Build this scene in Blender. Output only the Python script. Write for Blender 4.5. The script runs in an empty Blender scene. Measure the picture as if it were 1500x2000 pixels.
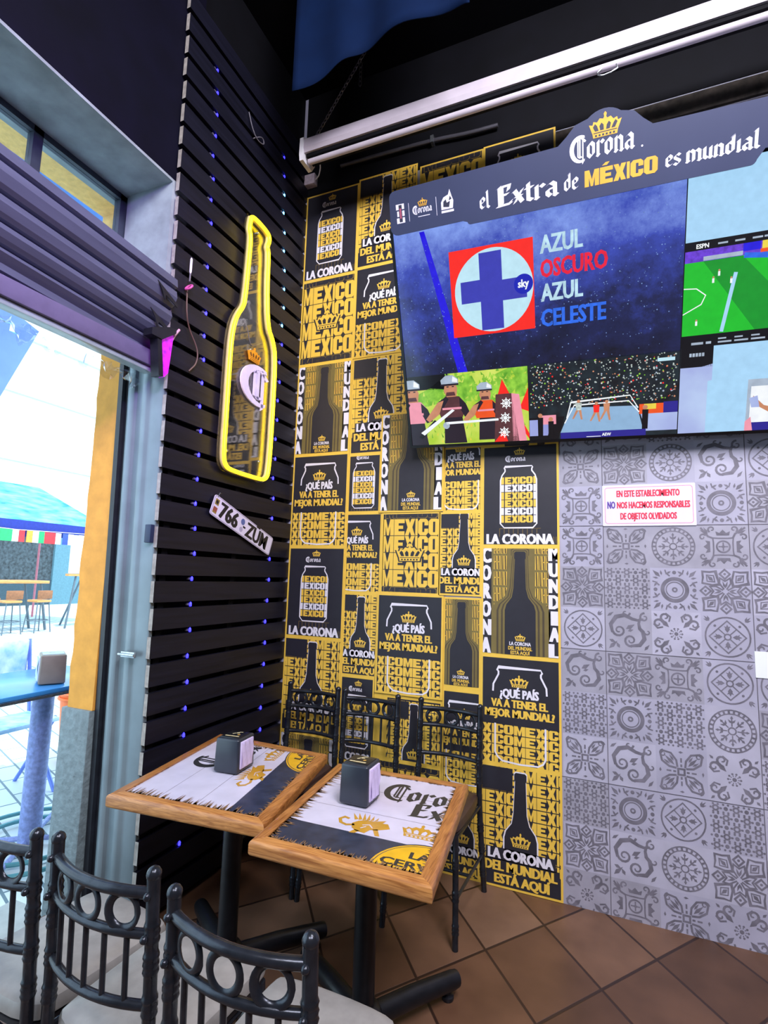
import bpy, bmesh, math, random
from mathutils import Vector, Matrix
from mathutils.geometry import tessellate_polygon

random.seed(7)
C = bpy.context.scene.collection
S = bpy.context.scene
D = 2.8036            # back wall plane (y)
XL = -1.82            # front face of the slat cladding (x)
HC = 1.4808           # camera height

# ------------------------------------------------------------------ camera
cam = bpy.data.cameras.new('camera')
cam.sensor_fit = 'VERTICAL'; cam.sensor_height = 36.0
cam.lens = 1036.32 / 2000 * 36.0
cam.clip_start = 0.02; cam.clip_end = 300
co = bpy.data.objects.new('camera', cam); C.objects.link(co)
yaw, pitch, roll = -0.402744, 0.122007, 0.029622
fw = Vector((math.sin(yaw) * math.cos(pitch), math.cos(yaw) * math.cos(pitch), math.sin(pitch)))
r0 = Vector((math.cos(yaw), -math.sin(yaw), 0)); u0 = r0.cross(fw)
rt = r0 * math.cos(roll) + u0 * math.sin(roll); up = -r0 * math.sin(roll) + u0 * math.cos(roll)
co.matrix_world = Matrix(((rt.x, up.x, -fw.x, 0), (rt.y, up.y, -fw.y, 0), (rt.z, up.z, -fw.z, HC), (0, 0, 0, 1)))
S.camera = co

# ------------------------------------------------------------------ world, sun, lamps, exposure
W = bpy.data.worlds.new('sky'); S.world = W; W.use_nodes = True
bg = W.node_tree.nodes['Background']; bg.inputs[0].default_value = (0.60, 0.83, 1.0, 1); bg.inputs[1].default_value = 3.2

def lamp(name, kind, loc, target, energy, col, size=1.0, spot=None):
    l = bpy.data.lights.new(name, kind); l.energy = energy; l.color = col
    if kind == 'AREA': l.size = size
    if kind == 'SPOT': l.spot_size = spot; l.spot_blend = 0.6; l.shadow_soft_size = size
    if kind == 'POINT': l.shadow_soft_size = size
    if kind == 'SUN': l.angle = 0.01
    o = bpy.data.objects.new(name, l); C.objects.link(o); o.location = loc
    o.rotation_euler = (Vector(target) - Vector(loc)).to_track_quat('-Z', 'Y').to_euler()
    return o
lamp('sun', 'SUN', (6, -2, 14), (0.5, 0.2, 0), 5.5, (1.0, 0.96, 0.9))
lamp('ceiling_lamp', 'AREA', (1.5, -0.6, 4.5), (-0.3, 2.6, 1.3), 172, (0.90, 0.88, 1.0), 1.2)
lamp('ceiling_lamp', 'AREA', (-0.2, -1.6, 4.5), (-0.9, 2.4, 1.1), 125, (0.93, 0.92, 1.0), 1.2)
lamp('added_wall_fill', 'AREA', (0.6, 0.7, 4.4), (-0.5, 2.9, 1.3), 92, (0.97, 0.95, 1.0), 0.9)  # unseen light added to brighten the poster wall
lamp('warm_ceiling_lamp', 'SPOT', (1.7, 0.7, 4.3), (0.25, 2.3, 0.0), 95, (1.0, 0.8, 0.64), 0.15, 0.9)
lamp('purple_shutter_fill', 'SPOT', (0.4, -0.5, 3.6), (-1.82, 1.25, 2.62), 260, (0.45, 0.16, 1.0), 0.1, 0.62)  # unseen spot added to turn the shutter purple
S.view_settings.view_transform = 'Standard'; S.view_settings.look = 'None'
S.view_settings.exposure = 0.0; S.view_settings.gamma = 1.0; S.view_settings.use_curve_mapping = False
S.cycles.max_bounces = 8; S.cycles.use_denoising = True

# ------------------------------------------------------------------ materials
def lin(h):
    h = h.lstrip('#'); o = []
    for i in (0, 2, 4):
        c = int(h[i:i + 2], 16) / 255
        o.append(c / 12.92 if c <= 0.04045 else ((c + 0.055) / 1.055) ** 2.4)
    return (*o, 1.0)
MATS = {}
def PM(name, hexc, rough=0.5, metal=0.0, var=0.1, scale=18, bump=0.0, emit=0.0, stretch=(1, 1, 1), detail=4, spec=0.5, coat=0.0, hex2=None):
    """procedural principled material: the colour wanders with a noise texture, optional bump and emission"""
    if name in MATS: return MATS[name]
    m = bpy.data.materials.new(name); m.use_nodes = True; nt = m.node_tree; N = nt.nodes; L = nt.links
    b = N['Principled BSDF']; b.inputs['Roughness'].default_value = rough; b.inputs['Metallic'].default_value = metal
    b.inputs['Specular IOR Level'].default_value = spec; b.inputs['Coat Weight'].default_value = coat
    c = lin(hexc)
    tc = N.new('ShaderNodeTexCoord'); mp = N.new('ShaderNodeMapping'); mp.inputs['Scale'].default_value = stretch
    nz = N.new('ShaderNodeTexNoise'); nz.inputs['Scale'].default_value = scale; nz.inputs['Detail'].default_value = detail
    L.new(tc.outputs['Object'], mp.inputs[0]); L.new(mp.outputs[0], nz.inputs['Vector'])
    rp = N.new('ShaderNodeValToRGB'); rp.color_ramp.elements[0].position = 0.3; rp.color_ramp.elements[1].position = 0.7
    lo = tuple(max(0, x * (1 - var)) for x in c[:3]) + (1,); hi = tuple(min(1, x * (1 + var)) for x in c[:3]) + (1,)
    if hex2: lo = c; hi = lin(hex2)
    rp.color_ramp.elements[0].color = lo; rp.color_ramp.elements[1].color = hi
    L.new(nz.outputs['Fac'], rp.inputs[0]); L.new(rp.outputs[0], b.inputs['Base Color'])
    if emit:
        L.new(rp.outputs[0], b.inputs['Emission Color']); b.inputs['Emission Strength'].default_value = emit
    if bump:
        bp = N.new('ShaderNodeBump'); bp.inputs['Strength'].default_value = bump; bp.inputs['Distance'].default_value = 0.01
        L.new(nz.outputs['Fac'], bp.inputs['Height']); L.new(bp.outputs[0], b.inputs['Normal'])
    MATS[name] = m; return m
def SC(name, hexc, e=1.0, var=0.05, hex2=None, scale=30, stretch=(1, 1, 1)):
    """a lit patch of the television picture: dark glossy glass that gives off its colour"""
    if name in MATS: return MATS[name]
    m = PM(name, hexc, rough=0.12, var=var, scale=scale, emit=e, hex2=hex2, stretch=stretch)
    b = m.node_tree.nodes['Principled BSDF']
    for l in list(m.node_tree.links):
        if l.to_socket == b.inputs['Base Color']: m.node_tree.links.remove(l)
    b.inputs['Base Color'].default_value = (0.01, 0.01, 0.012, 1)
    return m
def glass_mat(name, tint=(1, 1, 1, 1), gl=0.12):
    if name in MATS: return MATS[name]
    m = bpy.data.materials.new(name); m.use_nodes = True; nt = m.node_tree; N = nt.nodes; L = nt.links; N.clear()
    t = N.new('ShaderNodeBsdfTransparent'); t.inputs[0].default_value = tint
    g = N.new('ShaderNodeBsdfGlossy'); g.inputs['Roughness'].default_value = 0.03
    lw = N.new('ShaderNodeLayerWeight'); lw.inputs[0].default_value = 0.25
    mu = N.new('ShaderNodeMath'); mu.operation = 'MULTIPLY_ADD'; mu.inputs[1].default_value = 0.5; mu.inputs[2].default_value = gl * 0.3
    x = N.new('ShaderNodeMixShader'); o = N.new('ShaderNodeOutputMaterial')
    L.new(lw.outputs['Fresnel'], mu.inputs[0]); L.new(mu.outputs[0], x.inputs[0]); L.new(t.outputs[0], x.inputs[1]); L.new(g.outputs[0], x.inputs[2]); L.new(x.outputs[0], o.inputs[0])
    MATS[name] = m; return m
def wood_mat(name, dark, light, axis='X', scale=6):
    if name in MATS: return MATS[name]
    m = bpy.data.materials.new(name); m.use_nodes = True; nt = m.node_tree; N = nt.nodes; L = nt.links
    b = N['Principled BSDF']; b.inputs['Roughness'].default_value = 0.38; b.inputs['Coat Weight'].default_value = 0.25
    tc = N.new('ShaderNodeTexCoord'); mp = N.new('ShaderNodeMapping')
    mp.inputs['Scale'].default_value = {'X': (1.6, 24, 24), 'Y': (24, 1.6, 24), 'Z': (24, 24, 1.6)}[axis]
    nz = N.new('ShaderNodeTexNoise'); nz.inputs['Scale'].default_value = scale; nz.inputs['Detail'].default_value = 8; nz.inputs['Distortion'].default_value = 0.8
    rp = N.new('ShaderNodeValToRGB'); rp.color_ramp.elements[0].position = 0.32; rp.color_ramp.elements[1].position = 0.68
    rp.color_ramp.elements[0].color = lin(dark); rp.color_ramp.elements[1].color = lin(light)
    bp = N.new('ShaderNodeBump'); bp.inputs['Strength'].default_value = 0.15
    L.new(tc.outputs['Object'], mp.inputs[0]); L.new(mp.outputs[0], nz.inputs['Vector']); L.new(nz.outputs['Fac'], rp.inputs[0])
    L.new(rp.outputs[0], b.inputs['Base Color']); L.new(nz.outputs['Fac'], bp.inputs['Height']); L.new(bp.outputs[0], b.inputs['Normal'])
    MATS[name] = m; return m

# ------------------------------------------------------------------ mesh builder
class MB:
    def __init__(s): s.v = []; s.f = []; s.m = []; s.s = []
    def add(s, verts, faces, m=0, smooth=False, M=None):
        k = len(s.v)
        for p in verts: s.v.append(tuple(M @ Vector(p)) if M is not None else tuple(p))
        for f in faces: s.f.append(tuple(i + k for i in f)); s.m.append(m); s.s.append(smooth)
        return s
    def hexa(s, p, m=0):   # eight corners: bottom ring then top ring
        return s.add(p, [(3, 2, 1, 0), (4, 5, 6, 7), (0, 1, 5, 4), (1, 2, 6, 5), (2, 3, 7, 6), (3, 0, 4, 7)], m)
    def box(s, lo, hi, m=0, M=None, bev=0, seg=2):
        (a, b, c), (d, e, f) = lo, hi
        if not bev:
            vs = [(a, b, c), (d, b, c), (d, e, c), (a, e, c), (a, b, f), (d, b, f), (d, e, f), (a, e, f)]
            return s.add(vs, [(3, 2, 1, 0), (4, 5, 6, 7), (0, 1, 5, 4), (1, 2, 6, 5), (2, 3, 7, 6), (3, 0, 4, 7)], m, False, M)
        bm = bmesh.new(); bmesh.ops.create_cube(bm, size=1.0)
        for v in bm.verts: v.co = Vector(((a + d) / 2 + v.co.x * (d - a), (b + e) / 2 + v.co.y * (e - b), (c + f) / 2 + v.co.z * (f - c)))
        bmesh.ops.bevel(bm, geom=bm.edges[:], offset=bev, segments=seg, profile=0.5, affect='EDGES')
        return s.bm(bm, m, True, M)
    def bm(s, bm, m=0, smooth=False, M=None):
        bm.verts.index_update(); vs = [v.co.copy() for v in bm.verts]; fs = [[v.index for v in f.verts] for f in bm.faces]; bm.free()
        return s.add(vs, fs, m, smooth, M)
    def tube(s, path, r, m=0, seg=10, closed=False, flat=None):
        P = [Vector(p) for p in path]; n = len(P); rs = r if isinstance(r, (list, tuple)) else [r] * n
        T = []
        for i in range(n):
            a = P[i - 1] if (i > 0 or closed) else P[i]; b = P[(i + 1) % n] if (i < n - 1 or closed) else P[i]
            T.append((b - a).normalized())
        ref = Vector((0, 0, 1)) if abs(T[0].z) < 0.9 else Vector((1, 0, 0))
        nv = (ref - T[0] * ref.dot(T[0])).normalized(); vs = []
        for i in range(n):
            nv = (nv - T[i] * nv.dot(T[i])).normalized(); bv = T[i].cross(nv)
            for k in range(seg):
                a = 2 * math.pi * k / seg; sx, sy = (1, 1) if flat is None else flat
                vs.append(P[i] + (nv * math.cos(a) * sx + bv * math.sin(a) * sy) * rs[i])
        fs = []
        for i in range(n if closed else n - 1):
            j = (i + 1) % n
            for k in range(seg): fs.append((i * seg + k, i * seg + (k + 1) % seg, j * seg + (k + 1) % seg, j * seg + k))
        if not closed: fs.append(tuple(range(seg))[::-1]); fs.append(tuple((n - 1) * seg + k for k in range(seg)))
        return s.add(vs, fs, m, True)
    def ring(s, c, R, r, axis_u, axis_v, m=0, n=28, seg=8, flat=None):
        u = Vector(axis_u); v = Vector(axis_v); c = Vector(c)
        return s.tube([c + u * math.cos(2 * math.pi * i / n) * R + v * math.sin(2 * math.pi * i / n) * R for i in range(n)], r, m, seg, True, flat)
    def lathe(s, prof, o=(0, 0, 0), m=0, seg=24, M=None):
        vs = []; fs = []; n = len(prof)
        for r, z in prof:
            for k in range(seg):
                a = 2 * math.pi * k / seg; vs.append((o[0] + r * math.cos(a), o[1] + r * math.sin(a), o[2] + z))
        for i in range(n - 1):
            for k in range(seg): fs.append((i * seg + k, i * seg + (k + 1) % seg, (i + 1) * seg + (k + 1) % seg, (i + 1) * seg + k))
        fs.append(tuple(range(seg))[::-1]); fs.append(tuple((n - 1) * seg + k for k in range(seg)))
        return s.add(vs, fs, m, True, M)
    def ball(s, c, r, m=0, seg=14):
        prof = [(max(1e-4, r * math.sin(math.pi * i / 8)), -r * math.cos(math.pi * i / 8)) for i in range(9)]
        return s.lathe(prof, c, m, seg)
    def prism(s, poly, o, U, V, N, m=0, mside=None):
        """extrude a 2D outline (u, v) placed at o with axes U, V by the vector N"""
        o, U, V, N = Vector(o), Vector(U), Vector(V), Vector(N); n = len(poly)
        fr = [o + U * a + V * b for a, b in poly]; bk = [p + N for p in fr]
        tris = tessellate_polygon([[Vector((a, b, 0)) for a, b in poly]])
        s.add(fr + bk, [tuple(t) for t in tris] + [tuple(n + i for i in t[::-1]) for t in tris], m)
        k = len(s.v) - 2 * n
        for i in range(n):
            j = (i + 1) % n; s.f.append((k + i, k + j, k + n + j, k + n + i)); s.m.append(m if mside is None else mside); s.s.append(False)
        return s
    def art(s, art, o, U, V, N, m0=0, eps=0.00025):
        o, U, V, N = Vector(o), Vector(U), Vector(V), Vector(N)
        for poly, mi, layer in art.items:
            s.add([o + U * a + V * b + N * (layer * eps) for a, b in poly], [tuple(range(len(poly)))], m0 + mi)
        return s
    def build(s, name, mats, parent=None, origin=None, recalc=True, loc=None):
        me = bpy.data.meshes.new(name)
        top = parent is None
        if origin is None:
            if parent is not None: origin = tuple(parent.location)
            elif loc is None:
                xs = [p[0] for p in s.v]; ys = [p[1] for p in s.v]; zs = [p[2] for p in s.v]
                origin = ((min(xs) + max(xs)) / 2, (min(ys) + max(ys)) / 2, min(zs))
            else: origin = (0, 0, 0)
        ox, oy, oz = origin
        me.from_pydata([(a - ox, b - oy, c - oz) for a, b, c in s.v], [], s.f)
        for mt in (mats if isinstance(mats, (list, tuple)) else [mats]): me.materials.append(mt)
        me.polygons.foreach_set('material_index', s.m); me.polygons.foreach_set('use_smooth', s.s); me.update()
        if recalc:
            bm = bmesh.new(); bm.from_mesh(me); bmesh.ops.recalc_face_normals(bm, faces=bm.faces[:]); bm.to_mesh(me); bm.free()
        if any(s.s):
            try: me.set_sharp_from_angle(angle=math.radians(40))
            except Exception: pass
        o = bpy.data.objects.new(name, me); C.objects.link(o)
        if parent is not None: o.parent = parent
        else: o.location = origin if loc is None else loc
        return o

def tag(o, label=None, cat=None, group=None, kind=None):
    if label: o['label'] = label
    if cat: o['category'] = cat
    if group: o['group'] = group
    if kind: o['kind'] = kind
    return o
def thing(name, label, cat, loc=(0, 0, 0), group=None, rotz=0):
    o = bpy.data.objects.new(name, None); o.empty_display_size = 0.05; C.objects.link(o); o.location = loc; o.rotation_euler = (0, 0, rotz)
    return tag(o, label, cat, group)
def struct(o): o['kind'] = 'structure'; return o
def dup(root, loc, rotz=0, label=None):
    r = root.copy(); C.objects.link(r); r.location = loc; r.rotation_euler = (0, 0, rotz)
    if label: r['label'] = label
    for ch in list(root.children):
        c = ch.copy(); C.objects.link(c); c.parent = r
        for g in list(ch.children):
            d = g.copy(); C.objects.link(d); d.parent = c
    return r

# ------------------------------------------------------------------ flat artwork (print, paint, screen picture): clipped polygons in layers
TEXT = {}
def text_polys(body):
    if body in TEXT: return TEXT[body]
    c = bpy.data.curves.new('tmp', 'FONT'); c.body = body; c.offset = 0.02; c.resolution_u = 2
    o = bpy.data.objects.new('tmp', c); C.objects.link(o)
    bpy.context.view_layer.update()
    ev = o.evaluated_get(bpy.context.evaluated_depsgraph_get()); me = ev.to_mesh()
    P = [[(me.vertices[i].co.x, me.vertices[i].co.y) for i in p.vertices] for p in me.polygons]
    ev.to_mesh_clear(); bpy.data.objects.remove(o); bpy.data.curves.remove(c)
    xs = [a for p in P for a, _ in p]
    TEXT[body] = (P, min(xs), max(xs)); return TEXT[body]
def nibs(*st): return st
BL = {  # broad-nib strokes, x-height 1: (advance, strokes)
 'o': (.74, [(.13,.2,.13,.82),(.13,.82,.32,1.0),(.32,.98,.53,.8),(.53,.8,.53,.18),(.13,.2,.34,.02),(.34,.02,.53,.2)]),
 'n': (.76, [(.13,.95,.13,.05),(.13,.75,.36,.99),(.34,.98,.54,.8),(.54,.8,.54,.05),(.06,.09,.22,.0),(.46,.09,.64,.0),(.02,.86,.16,1.0)]),
 'r': (.60, [(.13,.95,.13,.05),(.2,.82,.4,1.0),(.38,.98,.54,.82),(.06,.09,.22,.0),(.02,.86,.16,1.0)]),
 'a': (.76, [(.54,.82,.54,.06),(.14,.84,.34,.99),(.34,.98,.54,.8),(.13,.48,.13,.2),(.13,.2,.3,.02),(.3,.02,.54,.24),(.13,.48,.54,.6),(.5,.1,.66,.0)]),
 'e': (.66, [(.13,.82,.13,.2),(.13,.2,.32,.02),(.32,.02,.54,.14),(.13,.82,.32,.99),(.32,.98,.52,.8),(.52,.8,.5,.6),(.5,.6,.15,.44)]),
 'l': (.40, [(.16,1.5,.16,.1),(.16,.12,.34,.0),(.06,1.42,.18,1.56)]),
 'd': (.74, [(.13,.2,.13,.82),(.13,.82,.32,1.0),(.53,1.4,.53,.18),(.13,.2,.34,.02),(.34,.02,.53,.2),(.32,.98,.53,.8),(.42,1.36,.55,1.5)]),
 't': (.52, [(.18,1.3,.18,.14),(.18,.14,.4,.02),(.02,.94,.44,.98)]),
 'x': (.70, [(.1,.95,.54,.05),(.54,.97,.1,.03),(.16,.5,.5,.5),(.02,.86,.14,1.0)]),
 's': (.66, [(.54,.84,.34,.99),(.34,.99,.13,.82),(.13,.82,.13,.66),(.13,.64,.52,.36),(.52,.36,.52,.2),(.52,.18,.32,.02),(.32,.02,.08,.16)]),
 'm': (1.16, [(.13,.95,.13,.05),(.13,.75,.36,.99),(.34,.98,.54,.8),(.54,.8,.54,.05),(.54,.75,.77,.99),(.75,.98,.95,.8),(.95,.8,.95,.05),(.06,.09,.22,.0),(.87,.09,1.05,.0)]),
 'u': (.76, [(.13,.95,.13,.18),(.13,.18,.32,.02),(.32,.02,.54,.22),(.54,.95,.54,.05),(.02,.86,.16,1.0),(.48,.1,.64,.0)]),
 'i': (.38, [(.16,.95,.16,.05),(.05,.86,.18,1.0),(.1,.1,.28,.0),(.12,1.26,.22,1.34)]),
 'E': (1.0, [(.24,1.45,.24,.1),(.36,1.4,.36,.1),(.1,1.34,.3,1.52),(.3,1.42,.82,1.48),(.3,.78,.72,.84),(.08,.02,.9,.1),(.74,1.1,.82,1.48),(.8,.1,.9,.3)]),
 ' ': (.42, []),
}
LET = {
 'M': [[(0,0),(.3,0),(.3,.55),(.42,0),(.58,0),(.7,.55),(.7,0),(1,0),(1,1),(.68,1),(.5,.42),(.32,1),(0,1)]],
 'E': [[(0,0),(1,0),(1,.25),(.42,.25),(.42,.4),(.86,.4),(.86,.6),(.42,.6),(.42,.75),(1,.75),(1,1),(0,1)]],
 'X': [[(0,0),(.38,0),(.5,.24),(.62,0),(1,0),(.74,.5),(1,1),(.62,1),(.5,.76),(.38,1),(0,1),(.26,.5)]],
 'I': [[(0,0),(1,0),(1,1),(0,1)]],
 'C': [[(.2,0),(.8,0),(1,.15),(1,.4),(.62,.4),(.62,.2),(.42,.2),(.42,.8),(.62,.8),(.62,.6),(1,.6),(1,.85),(.8,1),(.2,1),(0,.85),(0,.15)]],
 'O': [[(.5,0),(.5,.18),(.4,.18),(.4,.82),(.5,.82),(.5,1),(.2,1),(0,.85),(0,.15),(.2,0)], [(.5,0),(.8,0),(1,.15),(1,.85),(.8,1),(.5,1),(.5,.82),(.6,.82),(.6,.18),(.5,.18)]],
}
LW = {'M': 1.15, 'E': 1.0, 'X': .95, 'I': .22, 'C': .95, 'O': 1.0}
TESS = {}
def tess(poly):
    k = tuple(poly)
    if k not in TESS:
        TESS[k] = [tuple(poly[i] for i in t) for t in tessellate_polygon([[Vector((a, b, 0)) for a, b in poly]])]
    return TESS[k]
class Art:
    def __init__(s): s.items = []; s.clip = None; s.T = (1, 0, 0, 0, 1, 0); s.L = 0; s.fn = None
    def at(s, sx, sy, ox, oy): s.T = (sx, 0, ox, 0, sy, oy); return s
    def tri(s, p, m, L=None):
        a, b, c, d, e, f = s.T
        q = [(a * x + b * y + c, d * x + e * y + f) for x, y in p]
        if s.clip:
            x0, x1, y0, y1 = s.clip
            for ax, lim, sg in ((0, x0, 1), (0, x1, -1), (1, y0, 1), (1, y1, -1)):
                o = []
                for i in range(len(q)):
                    P, Q = q[i - 1], q[i]; ip = (P[ax] - lim) * sg >= 0; iq = (Q[ax] - lim) * sg >= 0
                    if ip != iq:
                        t = (lim - P[ax]) / (Q[ax] - P[ax]); o.append((P[0] + (Q[0] - P[0]) * t, P[1] + (Q[1] - P[1]) * t))
                    if iq: o.append(Q)
                q = o
                if len(q) < 3: return
        if s.fn: q = [s.fn(*p_) for p_ in q]
        ar = sum(q[i - 1][0] * q[i][1] - q[i][0] * q[i - 1][1] for i in range(len(q)))
        if abs(ar) < 1e-9: return
        if ar < 0: q = q[::-1]
        s.items.append((q, m, s.L if L is None else L))
    def poly(s, pts, m, L=None):
        for t in tess(list(pts)): s.tri(t, m, L)
    def rect(s, x0, y0, x1, y1, m, L=None): s.tri([(x0, y0), (x1, y0), (x1, y1), (x0, y1)], m, L)
    def disc(s, cx, cy, r, m, L=None, n=28, ry=None):
        ry = ry or r; s.tri([(cx + r * math.cos(2 * math.pi * i / n), cy + ry * math.sin(2 * math.pi * i / n)) for i in range(n)], m, L)
    def stroke(s, pts, w, m, L=None, closed=False):
        n = len(pts); o = []
        for i in range(n):
            a = pts[i - 1] if (i > 0 or closed) else pts[i]; b = pts[(i + 1) % n] if (i < n - 1 or closed) else pts[i]
            p = pts[i]; dx, dy = b[0] - a[0], b[1] - a[1]; l = math.hypot(dx, dy) or 1; nx, ny = -dy / l, dx / l
            k = 1.0
            if (0 < i < n - 1) or closed:
                ex, ey = p[0] - a[0], p[1] - a[1]; le = math.hypot(ex, ey) or 1
                k = 1 / max(0.5, abs((ex * dx + ey * dy) / (le * l)))
            ww = (w[i] if isinstance(w, (list, tuple)) else w) / 2 * k
            o.append(((p[0] + nx * ww, p[1] + ny * ww), (p[0] - nx * ww, p[1] - ny * ww)))
        for i in range(n if closed else n - 1):
            j = (i + 1) % n; s.tri([o[i][0], o[i][1], o[j][1], o[j][0]], m, L)
    def circle(s, cx, cy, r, w, m, L=None, n=32, a0=0, a1=2 * math.pi):
        full = abs(a1 - a0) > 6.28
        s.stroke([(cx + r * math.cos(a0 + (a1 - a0) * i / n), cy + r * math.sin(a0 + (a1 - a0) * i / n)) for i in range(n if full else n + 1)], w, m, L, full)
    def text(s, body, x, y, h, m, width=None, L=None, align='l', bold=0.02):
        P, a, b = text_polys(body); sy = h / 0.70; sx = width / (b - a) if width else sy * 0.62
        wd = (b - a) * sx
        x0 = x - a * sx - (wd / 2 if align == 'c' else (wd if align == 'r' else 0))
        L = s.L if L is None else L
        for n_, k in enumerate((-bold, 0, bold) if bold else (0,)):
            for p in P: s.tri([(x0 + (px + k) * sx, y + py * sy) for px, py in p], m, L + n_ * .3)
    def script(s, body, x, y, h, m, L=None, wx=1.0, n=0.27, cap=1.5):
        for ch in body:
            if ch == 'C':
                s.bigC(x + .02 * h, y - .22 * h, h * wx, h, m, L); x += 1.36 * h * wx; continue
            adv, st = BL[ch]
            hx, hy = n / 2 * math.cos(.7), n / 2 * math.sin(.7)
            for n_, (a, b, c, d) in enumerate(st):
                s.tri([(x + (px * wx) * h, y + py * h) for px, py in ((a - hx, b - hy), (a + hx, b + hy), (c + hx, d + hy), (c - hx, d - hy))], m, (s.L if L is None else L) + n_ * .08)
            x += adv * h * wx
        return x
    def bigC(s, x, y, sx, sy, m, L=None):
        f = lambda a, b: (x + a * sx, y + b * sy)
        out = [(.86 + .84 * math.cos(t), .92 + .92 * math.sin(t)) for t in [math.radians(68 + i * 14) for i in range(17)]]
        inn = [(.98 + .62 * math.cos(t), .92 + .74 * math.sin(t)) for t in [math.radians(68 + i * 14) for i in range(17)]]
        for i in range(16): s.tri([f(*out[i]), f(*out[i + 1]), f(*inn[i + 1]), f(*inn[i])], m, L)
        k_ = s.L if L is None else L
        for q in ([(.62,1.5),(.72,1.62),(.72,.36),(.62,.42)], [(.76,1.5),(.88,1.6),(.88,.3),(.76,.34)],
                  [(.88,1.62),(1.0,1.72),(1.32,1.4),(1.2,1.3)], [(1.0,1.6),(1.1,1.6),(1.1,-.02),(1.0,-.12)], [(.56,1.44),(.66,1.44),(.9,1.6),(.8,1.66)], [(.66,.4),(.78,.3),(1.04,.36),(.9,.46)]):
            k_ += .12; s.tri([f(*p) for p in q], m, k_)
    def word(s, x0, y0, x1, y1, m, body='MEXICO', gap=.05, L=None):
        tot = sum(LW[c] for c in body) + gap * (len(body) - 1); k = (x1 - x0) / tot; x = x0
        for c in body:
            w = LW[c] * k
            for pl in LET[c]: s.poly([(x + a * w, y0 + b * (y1 - y0)) for a, b in pl], m, L) if False else [s.tri([(x + a * w, y0 + b * (y1 - y0)) for a, b in t], m, L) for t in tess(pl)]
            x += w + gap * k
    def crown(s, cx, cy, w, m, md, L=None, outline=None):
        u = w / 2; L = s.L if L is None else L
        f = lambda pts, k=1.0: [(cx + a * u * k, cy + b * u * k) for a, b in pts]
        body = [(-.74,-.52),(.74,-.52),(.78,-.28),(1.0,.3),(.78,.24),(.72,.44),(.5,.36),(.34,.56),(.12,.5),(.06,.62),(.1,.78),(0,.9),(-.1,.78),(-.06,.62),(-.12,.5),(-.34,.56),(-.5,.36),(-.72,.44),(-.78,.24),(-1.0,.3),(-.78,-.28)]
        if outline is not None: s.poly(f([(a * 1.12, b * 1.16) for a, b in body]), outline, L - 1 if L else 0)
        s.poly(f(body), m, L)
        for a in (-.5, -.18, .18, .5):
            s.poly(f([(a - .12, -.14), (a + .1, -.14), (a * 1.25 + .13, .16), (a * 1.25, .3), (a * 1.25 - .13, .12)]), md, L + 1)
        s.rect(cx - .72 * u, cy - .27 * u, cx + .72 * u, cy - .22 * u, md, L + 1)
        for i in range(6): s.rect(cx + (-.62 + i * .22) * u, cy - .47 * u, cx + (-.5 + i * .22) * u, cy - .35 * u, md, L + 1)
def arc(cx, cy, r, a0, a1, n=10):
    return [(cx + r * math.cos(math.radians(a0 + (a1 - a0) * i / n)), cy + r * math.sin(math.radians(a0 + (a1 - a0) * i / n))) for i in range(n + 1)]

# ================================================================== SETTING
XI, XO = -1.85, -2.26
M_navy = PM('navy_wall_paint', '#070618', .75, var=.3, scale=6, bump=.1, spec=.12)
M_ceil = PM('dark_ceiling_paint', '#040409', .85, var=.3, scale=4, spec=.1)
M_black = PM('black_wall_paint', '#06060c', .8, var=.25, scale=8, spec=.15)
M_plaster = PM('grey_plaster', '#8d979b', .8, var=.22, scale=9, bump=.25)
M_stucco = PM('ochre_stucco', '#f2c476', .85, var=.14, scale=30, bump=.5)
M_dado = PM('grey_dado_paint', '#6d7b80', .6, var=.2, scale=40, bump=.6)
M_steel = PM('blue_grey_steel_paint', '#76848c', .38, .25, var=.12, scale=7, bump=.05)
M_steel_dark = PM('dark_steel_edge', '#1b1c24', .4, .2, var=.3)
M_black_metal = PM('black_painted_metal', '#1d1e23', .36, .35, var=.25, scale=30)
M_white_plastic = PM('white_plastic', '#dcd9e0', .35, var=.04)
M_chrome = PM('worn_chrome', '#b5bcc2', .25, .9, var=.2, scale=60)

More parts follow.
